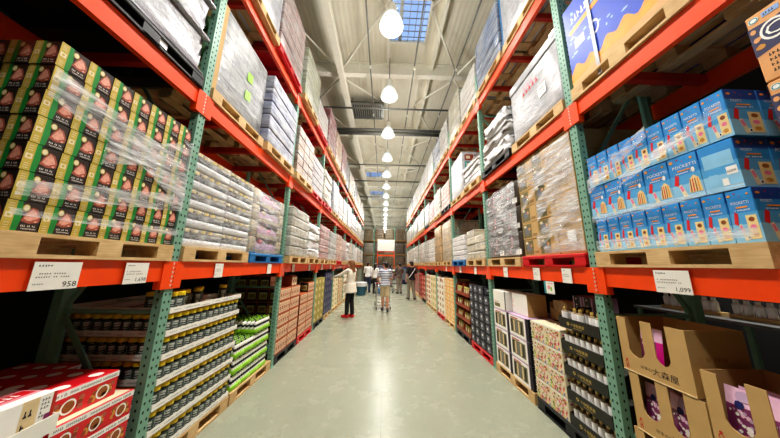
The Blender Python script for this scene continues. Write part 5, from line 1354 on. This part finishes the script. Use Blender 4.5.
# shopping carts
def cart(loc, rz, label):
    t_ = thing('shopping_cart', label, 'cart', loc, rz, 'shopping carts in the aisle')
    w0, w1, l, zb, zt_ = .25, .30, .86, .52, .98
    B = MB()
    def rim(z, wn, wf, y0, y1, r):
        pts = [(-wn, y0, z), (wn, y0, z), (wf, y1, z), (-wf, y1, z)]
        for a, c in zip(pts, pts[1:] + pts[:1]): B.tube(a, c, r, 'chrome', n=6)
    rim(zt_, w1, w1 * .82, 0, l, .011); rim(zb, w0, w0 * .75, .10, l - .08, .009); rim(.74, (w0 + w1) / 2, .22, .05, l - .04, .006); rim(.86, .285, .235, .02, l - .02, .005); rim(.63, .26, .2, .07, l - .06, .005)
    n_ = 11
    for i in range(n_ + 1):
        q = i / n_
        for sx in (-1, 1): B.tube((sx * (w0 + (w0 * .75 - w0) * q), .10 + (l - .18) * q, zb), (sx * (w1 + (w1 * .82 - w1) * q), l * q, zt_), .004, 'chrome', n=5)
        x = -1 + 2 * q
        B.tube((x * w0 * .75, l - .08, zb), (x * w1 * .82, l, zt_), .004, 'chrome', n=5); B.tube((x * w0, .10, zb), (x * w1, 0, zt_), .004, 'chrome', n=5); B.tube((x * w0, .1, zb), (x * w0 * .75, l - .08, zb), .004, 'chrome', n=5)
    B.obj('basket', t_)
    F_ = MB()
    for sx in (-1, 1):
        F_.tube((sx * .29, -.06, 1.02), (sx * .26, .12, .50), .014, 'chrome', n=8); F_.tube((sx * .26, .12, .50), (sx * .28, .02, .16), .014, 'chrome', n=8); F_.tube((sx * .28, .02, .16), (sx * .22, .82, .16), .014, 'chrome', n=8); F_.tube((sx * .22, .82, .16), (sx * .2, .76, .52), .012, 'chrome', n=8)
    F_.tube((-.28, .02, .16), (.28, .02, .16), .012, 'chrome', n=8); F_.tube((-.22, .82, .16), (.22, .82, .16), .012, 'chrome', n=8)
    for i in range(6): F_.tube((-.22 + i * .088, .03, .17), (-.18 + i * .072, .81, .17), .005, 'chrome', n=5)
    F_.obj('frame', t_)
    MB().tube((-.31, -.06, 1.02), (.31, -.06, 1.02), .018, 'plastic_red', n=10).obj('handle', t_)
    for sx, y in ((-.28, .02), (.28, .02), (-.22, .82), (.22, .82)):
        w_ = MB(); w_.tube((sx - .014, y - .03, .062), (sx + .014, y - .03, .062), .061, 'plastic_black', n=16); w_.tube((sx, y, .14), (sx, y - .02, .06), .012, 'chrome', n=6); w_.obj('wheel', t_)
    return t_
cart((.0, 9.72, .0), math.radians(10), 'shopping cart pushed by the man in the striped shirt')
cart((.83, 15.42, .0), math.radians(25), 'shopping cart pushed by the shopper in the dark patterned shirt')
tag(MB().rbox((-.13, .30, .55), (.04, .60, .78), .02, 'plastic_blue', 2).obj('parcel', None, (-.01, 9.72, 0), math.radians(10)), 'blue parcel lying in the basket of the nearer shopping cart', 'parcel')

# bin with a clear bag, beside the left rack
bn = thing('waste_bin', 'tall blue-grey waste bin with a clear bag folded over its rim', 'bin', (-1.33, 14.2, 0))
MB().lathe((0, 0, 0), [(.001, .01, 'bin_blue'), (.27, .01, 'bin_blue'), (.33, .66, 'bin_blue'), (.345, .67, 'bin_blue'), (.345, .70, 'bin_blue'), (.315, .70, 'bin_blue'), (.26, .06, 'bin_blue'), (.001, .06, 'bin_blue')], 20).obj('body', bn)
MB().lathe((0, 0, 0), [(.355, .50, 'bag_clear'), (.362, .62, 'bag_clear'), (.358, .72, 'bag_clear'), (.31, .75, 'bag_clear'), (.30, .6, 'bag_clear')], 18).obj('bin_bag', bn)

# ================================================================== end of the aisle
rk = thing('cross_rack', 'rack standing across the far end of the aisle', 'rack', (0, 27, 0))
for x in (-3.6, -1.2, 1.2, 3.6):
    for yy in (0, 1.0): MB().box((x - .05, yy, 0), (x + .05, yy + .08, 6.2), 'green_steel').obj('upright_post', rk)
for i, x in enumerate((-3.6, -1.2, 1.2)):
    for z in (1.75, 3.0, 4.6):
        for yy in (.0, 1.03): MB().box((x + .052, yy, z - .14), (x + 2.348, yy + .05, z), 'kraft_dark').obj('beam', rk)
cols = [(150, 122, 80), (170, 160, 140), (120, 96, 66), (160, 140, 100), (104, 84, 60), (150, 130, 96)]
q = 0
for i, x in enumerate((-3.5, -2.35, -1.1, .05, 1.3, 2.45)):
    for j, z in enumerate((.02, 1.752, 3.002, 4.602)):
        o = ob('wrapped_load', load_mesh(('tall', 'grid', 'layers')[(i + j) % 3], 'bare_cartons'), None, (x, 27.03, z), 0, (1.04, .9, (1.5, .95, 1.2, 1.3)[j])); o.color = S(*cols[(i * 3 + j * 2) % 6])
        tag(o, f"wrapped load on the far cross rack, {['floor level', 'lower beam', 'middle beam', 'top beam'][j]}, {ORD[i]} stack across", 'goods', 'loads on the far cross rack')
bx = thing('display_stand', 'orange framed stand holding a big blank white panel at the end of the aisle', 'display stand', (.18, 23.9, 0))
for x in (-.85, .85): MB().box((x - .04, 0, 0), (x + .04, .08, 4.2), 'orange_steel').obj('post', bx)
MB().box((-.81, .005, 2.62), (.81, .075, 2.76), 'orange_steel').obj('crosspiece', bx); MB().box((-.81, .005, 3.02), (.81, .075, 3.12), 'orange_steel').obj('crosspiece', bx)
MB().rbox((-.88, -.05, 3.14), (.88, -.004, 4.3), .01, 'white_card', 1, smooth=False).obj('panel', bx)
for i, (x, w, h, m_) in enumerate(((-1.9, 1.1, 1.5, 'ink_dark'), (-.7, 1.0, 1.7, 'dusk'), (.4, .9, 1.3, 'white_steel'), (1.4, .8, 1.6, 'navy'))):
    mb = MB().rbox((0, 0, .08), (w, .7, h), .02, m_, 2); mb.box((.03, .05, 0), (w - .03, .65, .082), 'plastic_black'); Face(mb, (0, 0, .08), (w, 0, 0), (0, 0, h - .08)).rect(.08, .2, .92, .9, 'photo_grey' if i % 2 else 'goods_dark', 2)
    tag(mb.obj('display_cabinet', None, (x, 22.6, 0)), f"{['black', 'dusky violet', 'white', 'navy'][i]} display cabinet across the far mouth of the aisle", 'cabinet', 'display cabinets at the aisle mouth')

# ================================================================== light, sky and camera
w = bpy.data.worlds.new('World'); SC.world = w; w.use_nodes = True
nt = w.node_tree; bg = nt.nodes['Background']
sk_ = nt.nodes.new('ShaderNodeTexSky'); sk_.sky_type = 'HOSEK_WILKIE' if 0 else 'PREETHAM'; sk_.sun_direction = (.2, .5, .6); sk_.turbidity = 2.2
bg.inputs['Color'].default_value = (.25, .5, 1, 1); nt.links.new(sk_.outputs[0], bg.inputs['Color']); bg.inputs['Strength'].default_value = .55
cd = bpy.data.cameras.new('camera'); cam = bpy.data.objects.new('camera', cd); C.objects.link(cam); SC.camera = cam
f_, p_, y_, r_ = 232.115, .1967, .0227, .014
cd.sensor_width = 36; cd.lens = f_ / 780 * 36; cd.clip_start = .02; cd.clip_end = 200
R0 = V((math.cos(y_), -math.sin(y_), 0)); fl = V((math.sin(y_), math.cos(y_), 0)); Fw = fl * math.cos(p_) + V((0, 0, 1)) * math.sin(p_); U0 = -fl * math.sin(p_) + V((0, 0, 1)) * math.cos(p_)
rt_, up_ = R0 * math.cos(r_) + U0 * math.sin(r_), U0 * math.cos(r_) - R0 * math.sin(r_)
cam.matrix_world = Matrix(((rt_.x, up_.x, -Fw.x, 0), (rt_.y, up_.y, -Fw.y, 0), (rt_.z, up_.z, -Fw.z, CAM_H), (0, 0, 0, 1)))
SC.view_settings.view_transform = 'Standard'; SC.view_settings.look = 'Medium High Contrast'; SC.view_settings.exposure = .25
SC.cycles.use_denoising = True
SC.cycles.max_bounces = 8; SC.cycles.transparent_max_bounces = 12; SC.cycles.sample_clamp_indirect = 6; SC.cycles.diffuse_bounces = 6
